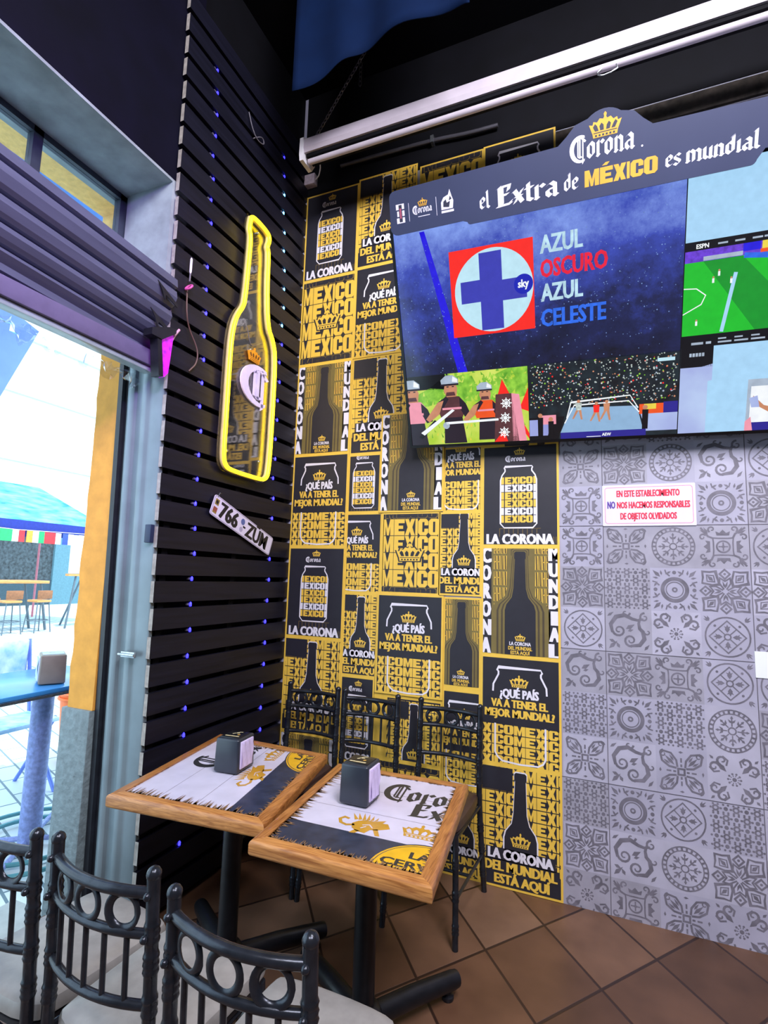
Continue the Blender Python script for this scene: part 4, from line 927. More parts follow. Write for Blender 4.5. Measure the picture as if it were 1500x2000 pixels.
# ---- printed banner board clipped on the top of the television
bn = thing('banner_board', 'dark printed banner board with a crown hump fixed along the top of the television', 'banner', tuple(tp(.96, 1.04, .02)))
def hump(): return [(.79, 1.262), (.825, 1.29), (.86, 1.325)] + arc(.973, 1.262, .098, 140, 40, 10)[1:-1] + [(1.085, 1.325), (1.12, 1.29), (1.155, 1.262)]
outl = [(0.0, 1.075)] + arc(.035, 1.085, .035, 180, 270, 4) + [(.36, 1.054)] + arc(.395, 1.046, .012, 180, 270, 3) + arc(1.50, 1.058, .02, 270, 350, 4) + [(1.545, 1.088), (1.90, 1.085)] + arc(1.90, 1.12, .03, -90, 0, 4) + arc(1.90, 1.225, .03, 0, 90, 4) + hump()[::-1] + arc(.035, 1.215, .03, 90, 180, 4)
M_ban = PM('banner_slate_print', '#343a58', .4, var=.06, scale=5)
MB().prism(outl, tp(0, 0, .022), TU, TV, TN * .006).build('board', M_ban, bn)
a = Art(); a.L = 1
Bw, By, Bd = 0, 1, 2
a.crown(.977, 1.292, .125, By, Bd, 2); a.script('Corona', .835, 1.193, .056, Bw, 1, wx=.92, n=.28)
a.script('el ', .443, 1.088, .045, Bw, 1); a.script('Extra', .518, 1.080, .054, Bw, 1, wx=1.42, n=.3); a.script('de', .812, 1.087, .044, Bw, 1, wx=1.0)
a.word(.897, 1.084, 1.176, 1.146, By, L=1, gap=.06); a.poly([(.965, 1.152), (.985, 1.152), (.995, 1.163), (.98, 1.163)], By, 1)
a.script('es', 1.203, 1.095, .04, Bw, 1, wx=1.1); a.script('mundial', 1.277, 1.095, .041, Bw, 1, wx=1.22, n=.3)
a.disc(1.117, 1.192, .004, Bw, 1, 8)
for k in range(3): a.rect(.036 + (k % 2) * .004, 1.10 + k * .03, .078, 1.124 + k * .03, Bw, 1)
a.poly([(.05, 1.105), (.066, 1.105), (.066, 1.18), (.05, 1.18)], Bd, 2); a.rect(.054, 1.12, .062, 1.165, 3, 3)
for x in (.1, .238): a.rect(x, 1.10, x + .002, 1.18, Bw, 1)
a.crown(.172, 1.168, .05, By, Bd, 2); a.script('Corona', .118, 1.128, .021, Bw, 1, wx=.95, n=.28); a.stroke([(.145, 1.112), (.205, 1.112)], .003, Bw, 1)
a.poly([(.262, 1.118), (.318, 1.118), (.322, 1.15), (.314, 1.172), (.306, 1.2), (.298, 1.178), (.275, 1.17), (.262, 1.15)], Bw, 1); a.poly([(.272, 1.13), (.3, 1.125), (.306, 1.15), (.29, 1.145), (.286, 1.16), (.274, 1.152)], Bd, 2); a.poly([(.3, 1.152), (.314, 1.158), (.306, 1.172)], Bd, 2); a.rect(.262, 1.104, .322, 1.114, Bw, 1)
MB().art(a, tp(0, 0, .0282), TU, TV, TN).build('lettering', [PM('banner_white_print', '#dcd8ea', .5), PM('banner_gold_print', '#d6a236', .5), PM('banner_slate_detail', '#2c2d42', .5), PM('banner_red_print', '#a8506a', .5)], bn, recalc=False)
mb = MB()
for u in (.3, 1.0, 1.7): mb.box((u, 1.06, -.02), (u + .04, 1.20, .022), 0, TM)
mb.build('clips', M_black_metal, bn)

# ================================================================== PROJECTION SCREEN TUBE on chains
ps = thing('projection_screen', 'long white rolled-up projection screen tube hung under the ceiling', 'projection screen', (0, 2.45, 3.88))
M_tubew = PM('white_enamel_tube', '#b3a9b4', .4, var=.05, scale=12)
hp = [(-.052, 3.935), (.05, 3.935), (.064, 3.95), (.066, 4.0), (.05, 4.03), (-.03, 4.036), (-.056, 4.02), (-.062, 3.96)]
MB().prism(hp, (-1.60, 2.45, 0), (0, 1, 0), (0, 0, 1), (3.4, 0, 0)).build('housing', M_tubew, ps)
MB().tube([(-1.585, 2.435, 3.899), (1.78, 2.435, 3.899)], .0165, 0, 14).build('pull_bar', M_tubew, ps)
MB().prism([(-.04, 3.914), (.04, 3.914), (.04, 3.936), (-.04, 3.936)], (-1.59, 2.45, 0), (0, 1, 0), (0, 0, 1), (3.38, 0, 0)).build('slot', M_black, ps)
MB().prism([(-.06, 3.884), (.04, 3.884), (.072, 3.94), (.072, 4.0), (.054, 4.038), (-.034, 4.044), (-.066, 4.024), (-.068, 3.92)], (-1.622, 2.45, 0), (0, 1, 0), (0, 0, 1), (.024, 0, 0)).build('end_cap', M_white_plastic, ps)
MB().tube([(.015, 2.42, 3.886), (-.005, 2.42, 3.868), (-.002, 2.42, 3.855), (.02, 2.42, 3.848), (.055, 2.42, 3.852), (.082, 2.42, 3.862), (.078, 2.42, 3.884)], .0035, 0, 8).build('pull_handle', M_chrome, ps)
ch = MB(); p0 = Vector((-1.575, 2.45, 4.04)); p1 = Vector((-1.09, 2.45, 4.75)); nl = 34; d = (p1 - p0) / nl
side = d.normalized().cross(Vector((0, 1, 0))).normalized()
for i in range(nl):
    c = p0 + d * (i + .5); dn = d.normalized(); v = side if i % 2 else Vector((0, 1, 0)); L2 = d.length * .66
    ch.tube([c + dn * (math.cos(t) * L2) + v * (math.sin(t) * .0085) for t in [2 * math.pi * k / 12 for k in range(12)]], .0024, 0, 6, True)
for i in range(5):
    c = Vector((-1.275, 2.452, 4.44 - i * .03)); ch.tube([c + Vector((0, 0, math.cos(t) * .019)) + Vector((math.sin(t) * .008, 0, 0)) for t in [2 * math.pi * k / 10 for k in range(10)]], .0022, 0, 6, True)
tag(ch.build('hanging_chain', PM('dull_chain_steel', '#8b8a92', .4, .8)), 'thin steel chain holding up the left end of the white screen tube', 'chain')

# ---- blue cloth hanging from the ceiling
fb = MB(); vs = []; NX, NZ = 40, 14
for i in range(NX + 1):
    s = i / NX; x = -1.46 + .93 * s
    zb = 3.96 + .13 * math.sin(s * 2.6) - .02 * s
    for j in range(NZ + 1):
        t = j / NZ; z = zb + (4.75 - zb) * t
        vs.append((x + .03 * (1 - t) * math.sin(s * 9), 2.05 + .018 * math.sin(s * 17) * (1 - .5 * t) + .03 * math.sin(s * 5), z))
fb.add(vs, [(i * (NZ + 1) + j, (i + 1) * (NZ + 1) + j, (i + 1) * (NZ + 1) + j + 1, i * (NZ + 1) + j + 1) for i in range(NX) for j in range(NZ)], 0, True)
fl = fb.build('ceiling_cloth', PM('navy_blue_cloth', '#061838', .9, spec=.1, var=.12, scale=8), recalc=False)
sm = fl.modifiers.new('thickness', 'SOLIDIFY'); sm.thickness = .004
tag(fl, 'dark blue cloth hanging down from the ceiling', 'cloth')

# ---- notice sign and paper on the tiled wall
sg = thing('notice_sign', 'white notice with red lettering on the tiled wall below the television', 'sign', (.175, D - .003, 1.76))
MB().prism(rrect(-.025, 1.76, .375, 1.96, .004), (0, D - .001, 0), (1, 0, 0), (0, 0, 1), (0, -.004, 0)).build('panel', PM('white_sign_plastic', '#ddd9ee', .3, var=.02), sg)
a = Art(); a.stroke(rrect(-.013, 1.772, .363, 1.948, .012), .0028, 1, 1, True)
a.text('EN ESTE ESTABLECIMIENTO', .175, 1.902, .031, 0, .27, 1, 'c', .05); a.text('NO', -.002, 1.846, .034, 2, .034, 1, 'l', .05); a.text('NOS HACEMOS RESPONSABLES', .041, 1.846, .031, 0, .31, 1, 'l', .05); a.text('DE OBJETOS OLVIDADOS', .175, 1.792, .031, 0, .24, 1, 'c', .05)
MB().art(a, (0, D - .0052, 0), (1, 0, 0), (0, 0, 1), (0, -1, 0)).build('lettering', [PM('red_sign_ink', '#d42a48', .5), PM('pink_sign_border', '#d692b4', .5), PM('purple_sign_ink', '#5a3a9c', .5)], sg, recalc=False)
tag(MB().box((.572, D - .004, 1.098), (.80, D - .0005, 1.209)).build('paper_sheet', PM('white_paper', '#e9eef2', .7, var=.02)), 'blank white paper sheet stuck on the tiles at the right edge', 'paper')

# ================================================================== TABLES
WX = wood_mat('honey_wood_x', '#8a5226', '#c98d4e', 'X'); WY = wood_mat('honey_wood_y', '#7d4820', '#b97c42', 'Y'); WB = wood_mat('worn_brown_board', '#6e5138', '#9a7655', 'X', 9)
TPR = [PM('table_white_paint', '#c3bdd0', .35, var=.07, scale=14), PM('table_navy_paint', '#2b3144', .35, var=.3, scale=26), PM('table_gold_paint', '#b98a2a', .35, var=.12), PM('table_black_paint', '#2b2b2e', .4, var=.15), PM('table_plank_line', '#6b6470', .6), WB, PM('table_yellow_paint', '#d6a51f', .35, var=.1)]
def table_art(fn):
    a = Art(); a.fn = fn; w, g, gd, bk, ln, br, ye = range(7)
    X0, X1, Y0, Y1 = .040, .515, .040, .66
    a.clip = (X0, X1, Y0, Y1)
    a.rect(X0, Y0, X1, Y1, w, 1)
    for y in (.327, .50): a.rect(X0, y, X1, y + .002, ln, 2)
    a.rect(X0, .05, X1, .184, g, 2)
    a.disc(.515, .045, .158, g, 3, 40); a.disc(.515, .045, .152, ye, 4, 40); a.disc(.515, .045, .146, g, 5, 40); a.disc(.515, .045, .143, ye, 6, 40)
    a.text('LA', .463, .112, .034, bk, .06, 7, 'l', .03); a.text('CERVEZA', .388, .062, .034, bk, .25, 7, 'l', .02)
    a.script('Corona', .262, .47, .083, bk, 3, wx=.86, n=.3); a.script('Extra', .395, .365, .066, bk, 3, wx=1.05, n=.3)
    # winged beast with curled tail
    G = lambda P: [(.187 + x * .18, .19 + y * .14) for x, y in P]
    a.poly(G([(.35,.15),(.45,.05),(.62,.02),(.68,.2),(.8,.25),(1.0,.42),(.92,.62),(.82,.6),(.86,.75),(.66,.62),(.5,.6),(.38,.5),(.3,.35)]), gd, 3)
    a.stroke(G([(.36,.3),(.22,.22),(.1,.28),(.04,.44),(.1,.56),(.2,.52)]), .011, gd, 3)
    for k in range(6): a.poly(G([(.3 + k * .07, .52 + .02 * k), (.2 + k * .1, .95 - abs(k - 2.5) * .05), (.36 + k * .07, .58 + .02 * k)]), gd, 3)
    a.poly(G([(.42,.1),(.36,-.08),(.46,-.06),(.52,.08)]), gd, 3); a.poly(G([(.72,.25),(.82,.0),(.9,.02),(.8,.3)]), gd, 3)
    a.stroke(G([(.5,.35),(.62,.42),(.7,.3)]), .004, w, 4); a.stroke(G([(.5,.2),(.58,.32)]), .004, w, 4)
    a.crown(.462, .262, .125, gd, w, 3)
    rnd = random.Random(9)
    def fray(n, side, lmin, lmax):
        for _ in range(n):
            q = rnd.random(); l = lmin + (lmax - lmin) * rnd.random() ** 2; b = .002 + .004 * rnd.random()
            if side == 'L': y = Y0 + q * (Y1 - Y0); t = [(X0, y - b), (X0 + l, y + rnd.uniform(-.004, .004)), (X0, y + b)]
            if side == 'R': y = Y0 + q * (Y1 - Y0); t = [(X1, y - b), (X1 - l, y), (X1, y + b)]
            if side == 'B': x = X0 + q * (X1 - X0); t = [(x - b, Y0), (x + rnd.uniform(-.006, .006), Y0 + l), (x + b, Y0)]
            if side == 'T': x = X0 + q * (X1 - X0); t = [(x - b * 2, Y1), (x, Y1 - l * .6), (x + b * 2, Y1)]
            a.tri(t, br, 9)
    a.rect(X0, Y0, X1, Y0 + .012, br, 8)
    fray(170, 'L', .004, .045); fray(140, 'R', .003, .024); fray(230, 'B', .008, .04); fray(120, 'T', .003, .02)
    return a
TZ_ = .72
def make_table(label, quad, rot, pole, yaw_):
    q = [Vector((x, y, 0)) for x, y in quad]
    def mp(s, t, z=TZ_): p = (q[0] * (1 - s) + q[1] * s) * (1 - t) + (q[3] * (1 - s) + q[2] * s) * t; return Vector((p.x, p.y, z))
    root = thing('restaurant_table', label, 'table', (pole[0], pole[1], 0), 'wooden framed tables with printed tops')
    fw_, ft = (.072, .058) if not rot else (.067, .06)
    ins = [(fw_, ft), (1 - fw_, ft), (1 - fw_, 1 - ft), (fw_, 1 - ft)]; outc = [(0, 0), (1, 0), (1, 1), (0, 1)]
    for k in range(4):
        j = (k + 1) % 4
        P = [mp(*outc[k]), mp(*outc[j]), mp(*ins[j]), mp(*ins[k])]
        bm = bmesh.new()
        lo = [bm.verts.new((p.x, p.y, TZ_ - .043)) for p in P]; hi = [bm.verts.new((p.x, p.y, TZ_ + .002)) for p in P]
        bm.faces.new(lo[::-1]); bm.faces.new(hi)
        for i in range(4): bm.faces.new((lo[i], lo[(i + 1) % 4], hi[(i + 1) % 4], hi[i]))
        ed = [e for e in bm.edges if {e.verts[0], e.verts[1]} in ({hi[0], hi[1]}, {lo[0], lo[1]})]
        bmesh.ops.bevel(bm, geom=ed, offset=.012, segments=4, profile=.5, affect='EDGES')
        MB().bm(bm, 0, True).build('frame_rail', WX if k % 2 == 0 else WY, root)
    P = [mp(*c) for c in ins]
    MB().hexa([(p.x, p.y, TZ_ - .03) for p in P] + [(p.x, p.y, TZ_ - .0035) for p in P]).build('board', WB, root)
    # printed top: artwork coordinates in metres on a .555 x .70 sheet
    if not rot: fn = lambda X, Y: tuple(mp(X / .555, Y / .70))[:2]
    else: fn = lambda X, Y: tuple(mp(1 - Y / .70, X / .555))[:2]
    ar = table_art(fn)
    MB().art(ar, (0, 0, TZ_ - .0034), (1, 0, 0), (0, 1, 0), (0, 0, 1), eps=.0002).build('printed_top', TPR, root, recalc=False)
    MB().box((pole[0] - .13, pole[1] - .13, TZ_ - .055), (pole[0] + .13, pole[1] + .13, TZ_ - .043), 0, bev=.003).build('top_plate', M_black_metal, root)
    MB().tube([(pole[0], pole[1], .05), (pole[0], pole[1], TZ_ - .055)], .036, 0, 24).build('column', M_black_metal, root)
    MB().lathe([(.05, .03), (.062, .04), (.062, .10), (.05, .12), (.036, .125)], (pole[0], pole[1], 0), 0, 24).build('hub', M_black_metal, root)
    for k in range(4):
        an = yaw_ + k * math.pi / 2 ; dx, dy = math.cos(an), math.sin(an)
        e = (pole[0] + dx * .40, pole[1] + dy * .40)
        ft_ = MB().tube([(pole[0] + dx * .04, pole[1] + dy * .04, .075), (pole[0] + dx * .2, pole[1] + dy * .2, .07), (e[0] - dx * .02, e[1] - dy * .02, .055), (e[0], e[1], .053)], [.034, .033, .03, .027], 0, 16).build('foot', M_black_metal, root)
        g = MB().lathe([(.02, 0), (.022, .004), (.022, .014), (.012, .018), (.012, .04)], (e[0] - dx * .04, e[1] - dy * .04, 0), 0, 14).build('glide', M_steel_dark, ft_, origin=tuple(root.location))
    return root
make_table('wooden table with a printed top in the corner, beside the slatted wall', [(-1.588, 1.396), (-.984, 1.450), (-1.129, 2.113), (-1.720, 2.13)], True, (-1.33, 1.76), .95)
make_table('wooden table with a printed top in front, nearer the tiled wall', [(-.968, 1.354), (-.419, 1.361), (-.502, 2.063), (-1.041, 2.039)], False, (-.755, 1.72), 1.0)

# ---- napkin dispensers
M_disp = PM('dark_dispenser_plastic', '#2a2f3a', .3, var=.12, scale=12); M_nap = PM('lilac_white_napkin', '#d3c4ea', .8, var=.05, scale=60); M_dtop = PM('black_dispenser_lid', '#15161b', .3)
def dispenser(name, label, loc, rz, sx, sy, sz, mats=(M_disp, M_nap, M_dtop), group='napkin dispensers on the tables'):
    t = thing(name, label, 'napkin dispenser', loc, group, rz)
    b = MB(); h = sz
    P = [(-sx / 2, -sy / 2, .004), (sx / 2, -sy / 2, .004), (sx / 2, sy / 2, .004), (-sx / 2, sy / 2, .004), (-sx / 2 * .96, -sy / 2 * .92, h), (sx / 2 * .96, -sy / 2 * .92, h), (sx / 2 * .96, sy / 2 * .92, h), (-sx / 2 * .96, sy / 2 * .92, h)]
    bm = bmesh.new(); v = [bm.verts.new(p) for p in P]
    for f in ((3, 2, 1, 0), (4, 5, 6, 7), (0, 1, 5, 4), (1, 2, 6, 5), (2, 3, 7, 6), (3, 0, 4, 7)): bm.faces.new([v[i] for i in f])
    bmesh.ops.bevel(bm, geom=bm.edges[:], offset=.008, segments=3, profile=.5, affect='EDGES')
    b.bm(bm, 0, True).build('body', mats[0], t, origin=(0, 0, 0))
    b = MB(); b.box((sx / 2 - .004, -sy / 2 * .72, .018), (sx / 2 + .004, sy / 2 * .66, h * .92), 0, bev=.002)
    vs = []; 
    for i in range(9):
        y = -sy / 2 * .66 + sy * .62 * i / 8
        for j in range(7): vs.append((sx / 2 + .006 + .003 * math.sin(i * 2.1 + j) , y, .022 + (h * .88 - .022) * j / 6))
    b.add(vs, [(i * 7 + j, i * 7 + j + 1, i * 7 + j + 8, i * 7 + j + 7) for i in range(8) for j in range(6)], 0, True)
    b.build('napkins', mats[1], t, origin=(0, 0, 0), recalc=False)
    b = MB().box((-sx * .40, -sy * .34, h - .002), (sx * .40, sy * .34, h + .003), 0, bev=.002); b.build('lid', mats[2], t, origin=(0, 0, 0))
    a = Art(); a.stroke([(-.014, .0), (.004, .028), (.014, .03)], .006, 0, 1); a.stroke([(-.006, .012), (.01, .012)], .005, 0, 1); a.disc(.016, -.004, .006, 1, 1, 10); a.rect(-.03, -.03, .03, -.022, 0, 1)
    MB().art(a, (0, 0, h + .0032), (1, 0, 0), (0, 1, 0), (0, 0, 1)).build('lid_print', [PM('pale_gold_print', '#cdbf95', .5), PM('gold_print', '#b78b3d', .5)], t, origin=(0, 0, 0), recalc=False)
    return t
dispenser('napkin_dispenser', 'black napkin dispenser on the corner table, by the slatted wall', (-1.372, 1.795, .7175), .10, .105, .125, .128)
dispenser('napkin_dispenser', 'black napkin dispenser on the front table, nearer the tiled wall', (-.805, 1.752, .7175), .0, .105, .115, .132)

# ================================================================== CHAIRS
M_chair = PM('grey_black_chair_enamel', '#30333b', .24, .55, var=.25, scale=40, bump=.05)
M_seat = PM('daylight_paled_vinyl', '#8d8986', .3, var=.12, scale=30, bump=.05); M_seat2 = PM('dark_brown_vinyl', '#3d2b27', .4, var=.15, scale=30, bump=.05)  # front seats paler: daylight reflected off the vinyl is put into the colour
M_side = PM('black_seat_skirt', '#1b1a1e', .45, var=.2)
def bamboo(mb, path, r, knots, m=0):
    """tube with ring-shaped knots along it"""
    P = [Vector(p) for p in path]; L = [0]
    for i in range(1, len(P)): L.append(L[-1] + (P[i] - P[i - 1]).length)
    def at(s):
        for i in range(1, len(P)):
            if s <= L[i] or i == len(P) - 1: t = (s - L[i - 1]) / (L[i] - L[i - 1]); return P[i - 1].lerp(P[i], t)
    pts, rr = [], []
    ss = set([0, L[-1]] + [l for l in L])
    for k in knots:
        for d in (-.009, -.005, 0, .005, .009): ss.add(min(max(k + d, 0), L[-1]))
    for s in sorted(ss):
        dd = min([abs(s - k) for k in knots] or [1]); pts.append(at(s)); rr.append(r * (1.22 if dd < .002 else 1.1 if dd < .0065 else 1.0))
    q, w = [pts[0]], [rr[0]]
    for p_, r_ in zip(pts[1:], rr[1:]):
        if (p_ - q[-1]).length > 1e-5: q.append(p_); w.append(r_)
    mb.tube(q, w, m, 12)
def make_chair(label, group, seat_mat):
    t = thing('metal_chair', label, 'chair', (0, 0, 0), group)
    for s in (-1, 1):
        mb = MB()
        path = [(s * .165, -.055, 0), (s * .160, .0, .3), (s * .157, .018, .45), (s * .155, .012, .62), (s * .154, .0, .858)]
        kn = []
        for base in (.08, .2, .3, .52, .60, .68, .74): kn += [base, base + .014, base + .028]
        bamboo(mb, path, .0138, kn); mb.ball((s * .154, 0, .860), .0155); mb.ball((s * .154, -.014, .822), .008); mb.ball((s * .154, -.014, .742), .008)
        mb.build('back_post', M_chair, t)
        mb = MB(); kn = []
        for base in (.06, .18, .30): kn += [base, base + .014, base + .028]
        bamboo(mb, [(s * .162, .405, 0), (s * .157, .392, .22), (s * .152, .385, .425)], .0128, kn); mb.build('front_leg', M_chair, t)
    bow = lambda z, k, y0: [(-.154 + .308 * i / 12, y0 - k * (1 - ((i - 6) / 6) ** 2), z) for i in range(13)]
    MB().tube(bow(.822, .034, .002), .0115, 0, 12).build('top_rail', M_chair, t)
    MB().tube(bow(.742, .034, .006), .010, 0, 12).build('middle_rail', M_chair, t)
    MB().tube(bow(.606, .034, .012), .010, 0, 12).build('lower_rail', M_chair, t)
    for x in (-.093, 0, .093):
        y = .004 - .034 * (1 - (x / .154) ** 2); sl = .034 * 2 * x / .154 ** 2; u = Vector((1, sl, 0)).normalized()
        MB().ring((x, y, .782), .0335, .0058, u, (0, 0, 1), 0, 28, 8, (1.5, .62)).build('ring', M_chair, t)
    for k in range(5):
        x = -.104 + .052 * k; y = -.034 * (1 - (x / .154) ** 2)
        MB().tube([(x, y + .006, .742), (x, y + .012, .606)], .0062, 0, 10).build('spindle', M_chair, t)
    # seat: padded cushion over a dark skirt
    def pad(z0, z1, gx, rnd, m):
        out = [(-.15 - gx, .012), (.15 + gx, .012), (.168 + gx, .10), (.170 + gx, .37), (.15 + gx, .412 + gx), (-.15 - gx, .412 + gx), (-.170 - gx, .37), (-.168 - gx, .10)]
        out = smooth(out, 2); n = len(out); lv = [(z0, .96), (z0 + .006, 1.0), (z1 - rnd, 1.0), (z1 - rnd * .35, .975), (z1, .9), (z1 + .006, .5)]
        cx, cy = 0, .215; vs = []
        for z, k in lv: vs += [(cx + (x - cx) * k, cy + (y - cy) * k, z) for x, y in out]
        fs = [tuple(range(n))[::-1]] + [(i * n + k, i * n + (k + 1) % n, (i + 1) * n + (k + 1) % n, (i + 1) * n + k) for i in range(len(lv) - 1) for k in range(n)] + [tuple((len(lv) - 1) * n + k for k in range(n))]
        return MB().add(vs, fs, 0, True)
    st = pad(.435, .478, 0, .02, 0).build('seat', seat_mat, t)
    pad(.418, .436, -.004, .002, 0).build('seat_skirt', M_side, st, origin=(0, 0, 0))
    mb = MB()
    for s in (-1, 1): mb.tube([(s * .159, .012, .41), (s * .152, .385, .41)], .009, 0, 8)
    mb.tube([(-.159, .012, .41), (.159, .012, .41)], .009, 0, 8); mb.tube([(-.152, .385, .41), (.152, .385, .41)], .009, 0, 8); mb.build('seat_frame', M_chair, t)
    for s in (-1, 1): MB().tube([(s * .163, -.02, .18), (s * .158, .395, .18)], .0072, 0, 8).build('stretcher', M_chair, t)
    MB().tube([(-.166, .19, .18), (.166, .19, .18)], .0072, 0, 8).build('stretcher', M_chair, t)
    return t
GF = 'chairs along the near side of the tables'
cB = make_chair('black metal chair in the foreground, middle of three with backs to the camera', GF, M_seat); cB.location = (-1.031, .914, 0); cB.rotation_euler = (0, 0, -.045)
dup(cB, (-.638, .874, 0), -.015, 'black metal chair in the foreground, rightmost of three with backs to the camera')
dup(cB, (-1.397, .925, 0), -.10, 'black metal chair by the street doorway, leftmost and partly cut off')
GW = 'chairs against the poster wall'
cW = make_chair('dark metal chair against the posters in the corner, behind the corner table', GW, M_seat2); cW.location = (-1.541, 2.69, 0); cW.rotation_euler = (0, 0, math.pi)
dup(cW, (-1.186, 2.685, 0), math.pi, 'dark metal chair against the posters, middle of the three')
dup(cW, (-.752, 2.685, 0), math.pi - .03, 'dark metal chair against the posters, nearest the tiled wall')

# ================================================================== STREET outside
def pave_mat():
    m = bpy.data.materials.new('street_paving'); m.use_nodes = True; nt = m.node_tree; N = nt.nodes; L = nt.links; b = N['Principled BSDF']
    g = N.new('ShaderNodeNewGeometry'); mp = N.new('ShaderNodeMapping'); mp.inputs['Rotation'].default_value = (0, 0, .35)
    br = N.new('ShaderNodeTexBrick'); br.inputs['Scale'].default_value = 1.6; br.inputs['Color1'].default_value = lin('#c3cfd2'); br.inputs['Color2'].default_value = lin('#b4c2c8'); br.inputs['Mortar'].default_value = lin('#5c727e')
    br.inputs['Mortar Size'].default_value = .012
    L.new(g.outputs['Position'], mp.inputs[0]); L.new(mp.outputs[0], br.inputs['Vector']); L.new(br.outputs['Color'], b.inputs['Base Color']); b.inputs['Roughness'].default_value = .6
    return m
struct(MB().box((-30, -25, -.25), (XO, 45, -.05)).build('floor_street', pave_mat()))
struct(MB().box((XO - .25, -1.3, -.12), (XO, 1.76, -.01), 0, bev=.01).build('trim_4', PM('grey_stone_step', '#9aa0a0', .6, var=.12)))
M_white_fac = PM('white_facade_plaster', '#e8ebe8', .8, var=.04, scale=3); M_stone = PM('dark_carved_stone', '#1f262b', .8, hex2='#4d5a62', scale=9, detail=12, bump=.4, var=.4); M_dadob = PM('blue_grey_dado', '#2f4652', .7, var=.15)
fa = thing('white_building', 'sunlit white building with a dark carved stone base across the street', 'building', (-22.5, 12, -.05))
MB().box((-23.5, -12, -.05), (-21.6, 34, 12)).build('wall', M_white_fac, fa)
MB().box((-21.6, 9.0, .95), (-21.4, 15.1, 3.2)).build('stone_panel', M_stone, fa)
MB().box((-21.6, 9.0, -.05), (-21.35, 15.1, .95)).build('dado', M_dadob, fa)
MB().box((-21.6, 15.1, -.05), (-21.3, 18.2, 3.0)).build('pilaster', PM('pale_blue_plaster', '#58808f', .8, var=.1), fa)
mb = MB()
for z in (5.6, 8.3, 10.6): mb.box((-21.6, -12, z), (-21.4, 34, z + .10))
mb.build('cornice', PM('grey_cornice', '#c3cdd0', .8), fa)
mb = MB()
for y in (4, 8, 18, 23): mb.box((-21.62, y, 6.2), (-21.52, y + 1.2, 8.0))
mb.build('window', PM('bright_window_pane', '#b9cdd6', .2), fa)
# balcony of the bar's own facade, seen through the transom
bal = thing('balcony_slab', 'ochre plastered balcony underside seen through the window above the shutter', 'balcony', (-2.6, 1.5, 3.6))
MB().box((-2.79, -2.5, 3.60), (XO, 2.06, 3.85)).build('slab', M_stucco, bal); MB().box((-2.79, 2.06, 3.15), (XO, 2.6, 3.85)).build('return_wall', M_stucco, bal)
# canvas awning, near
aw = MB(); P = [(-6.2, 3.86, 4.22), (-6.2, 3.48, 3.20), (-6.5, .6, 3.0), (-6.0, .6, 5.2)]
aw.hexa([(x, y, z) for x, y, z in P] + [(x + .05, y + .02, z + .02) for x, y, z in P])
tag(aw.build('canvas_awning', PM('blue_awning_canvas', '#7e96c8', .8, var=.1, scale=3)), 'slanting blue canvas awning at the upper left of the doorway view', 'awning')
tag(MB().box((-5.05, 1.2, 4.95), (-5.0, 4.7, 8.2)).build('street_tarpaulin', PM('blue_street_tarpaulin', '#2f5a96', .8, var=.15, scale=1.5)), 'blue tarpaulin over the street, seen through the window above the shutter', 'tarpaulin')
# pop-up canopy
cp = thing('canopy_tent', 'light blue pop-up canopy tent over the terrace across the street', 'canopy', (-14, 8.6, 0))
M_can = PM('sky_blue_canopy', '#0f6f96', .7, hex2='#6fc4d8', scale=2.2, stretch=(1, 1, 5), detail=3); M_canb = PM('deep_blue_valance', '#1c2f8c', .7, var=.1)
x0, x1, y0, y1, ze, zp = -16.4, -13.4, 6.4, 11.1, 2.62, 3.72
ap = [(-14.9, 7.6, zp), (-14.9, 9.9, zp)]
vs = [(x1, y0, ze), (x1, y1, ze), (x0, y1, ze), (x0, y0, ze)] + ap
mb = MB().add(vs, [(0, 1, 5, 4), (1, 2, 5), (2, 3, 4, 5), (3, 0, 4)], 0, False); mb.build('roof_cloth', M_can, cp)
mb = MB()
for a_, b_ in (((x1, y0), (x1, y1)), ((x1, y1), (x0, y1)), ((x0, y1), (x0, y0)), ((x0, y0), (x1, y0))): mb.hexa([(a_[0], a_[1], ze - .24), (b_[0], b_[1], ze - .24), (b_[0] + .02, b_[1] + .02, ze - .24), (a_[0] + .02, a_[1] + .02, ze - .24), (a_[0], a_[1], ze), (b_[0], b_[1], ze), (b_[0] + .02, b_[1] + .02, ze), (a_[0] + .02, a_[1] + .02, ze)])
mb.build('valance', M_canb, cp)
for x, y in ((x1, y0), (x1, y1), (x0, y1), (x0, y0)): MB().tube([(x, y, -.05), (x, y, ze)], .03, 0, 8).build('pole', PM('pink_canopy_pole', '#c86f7c', .5), cp)
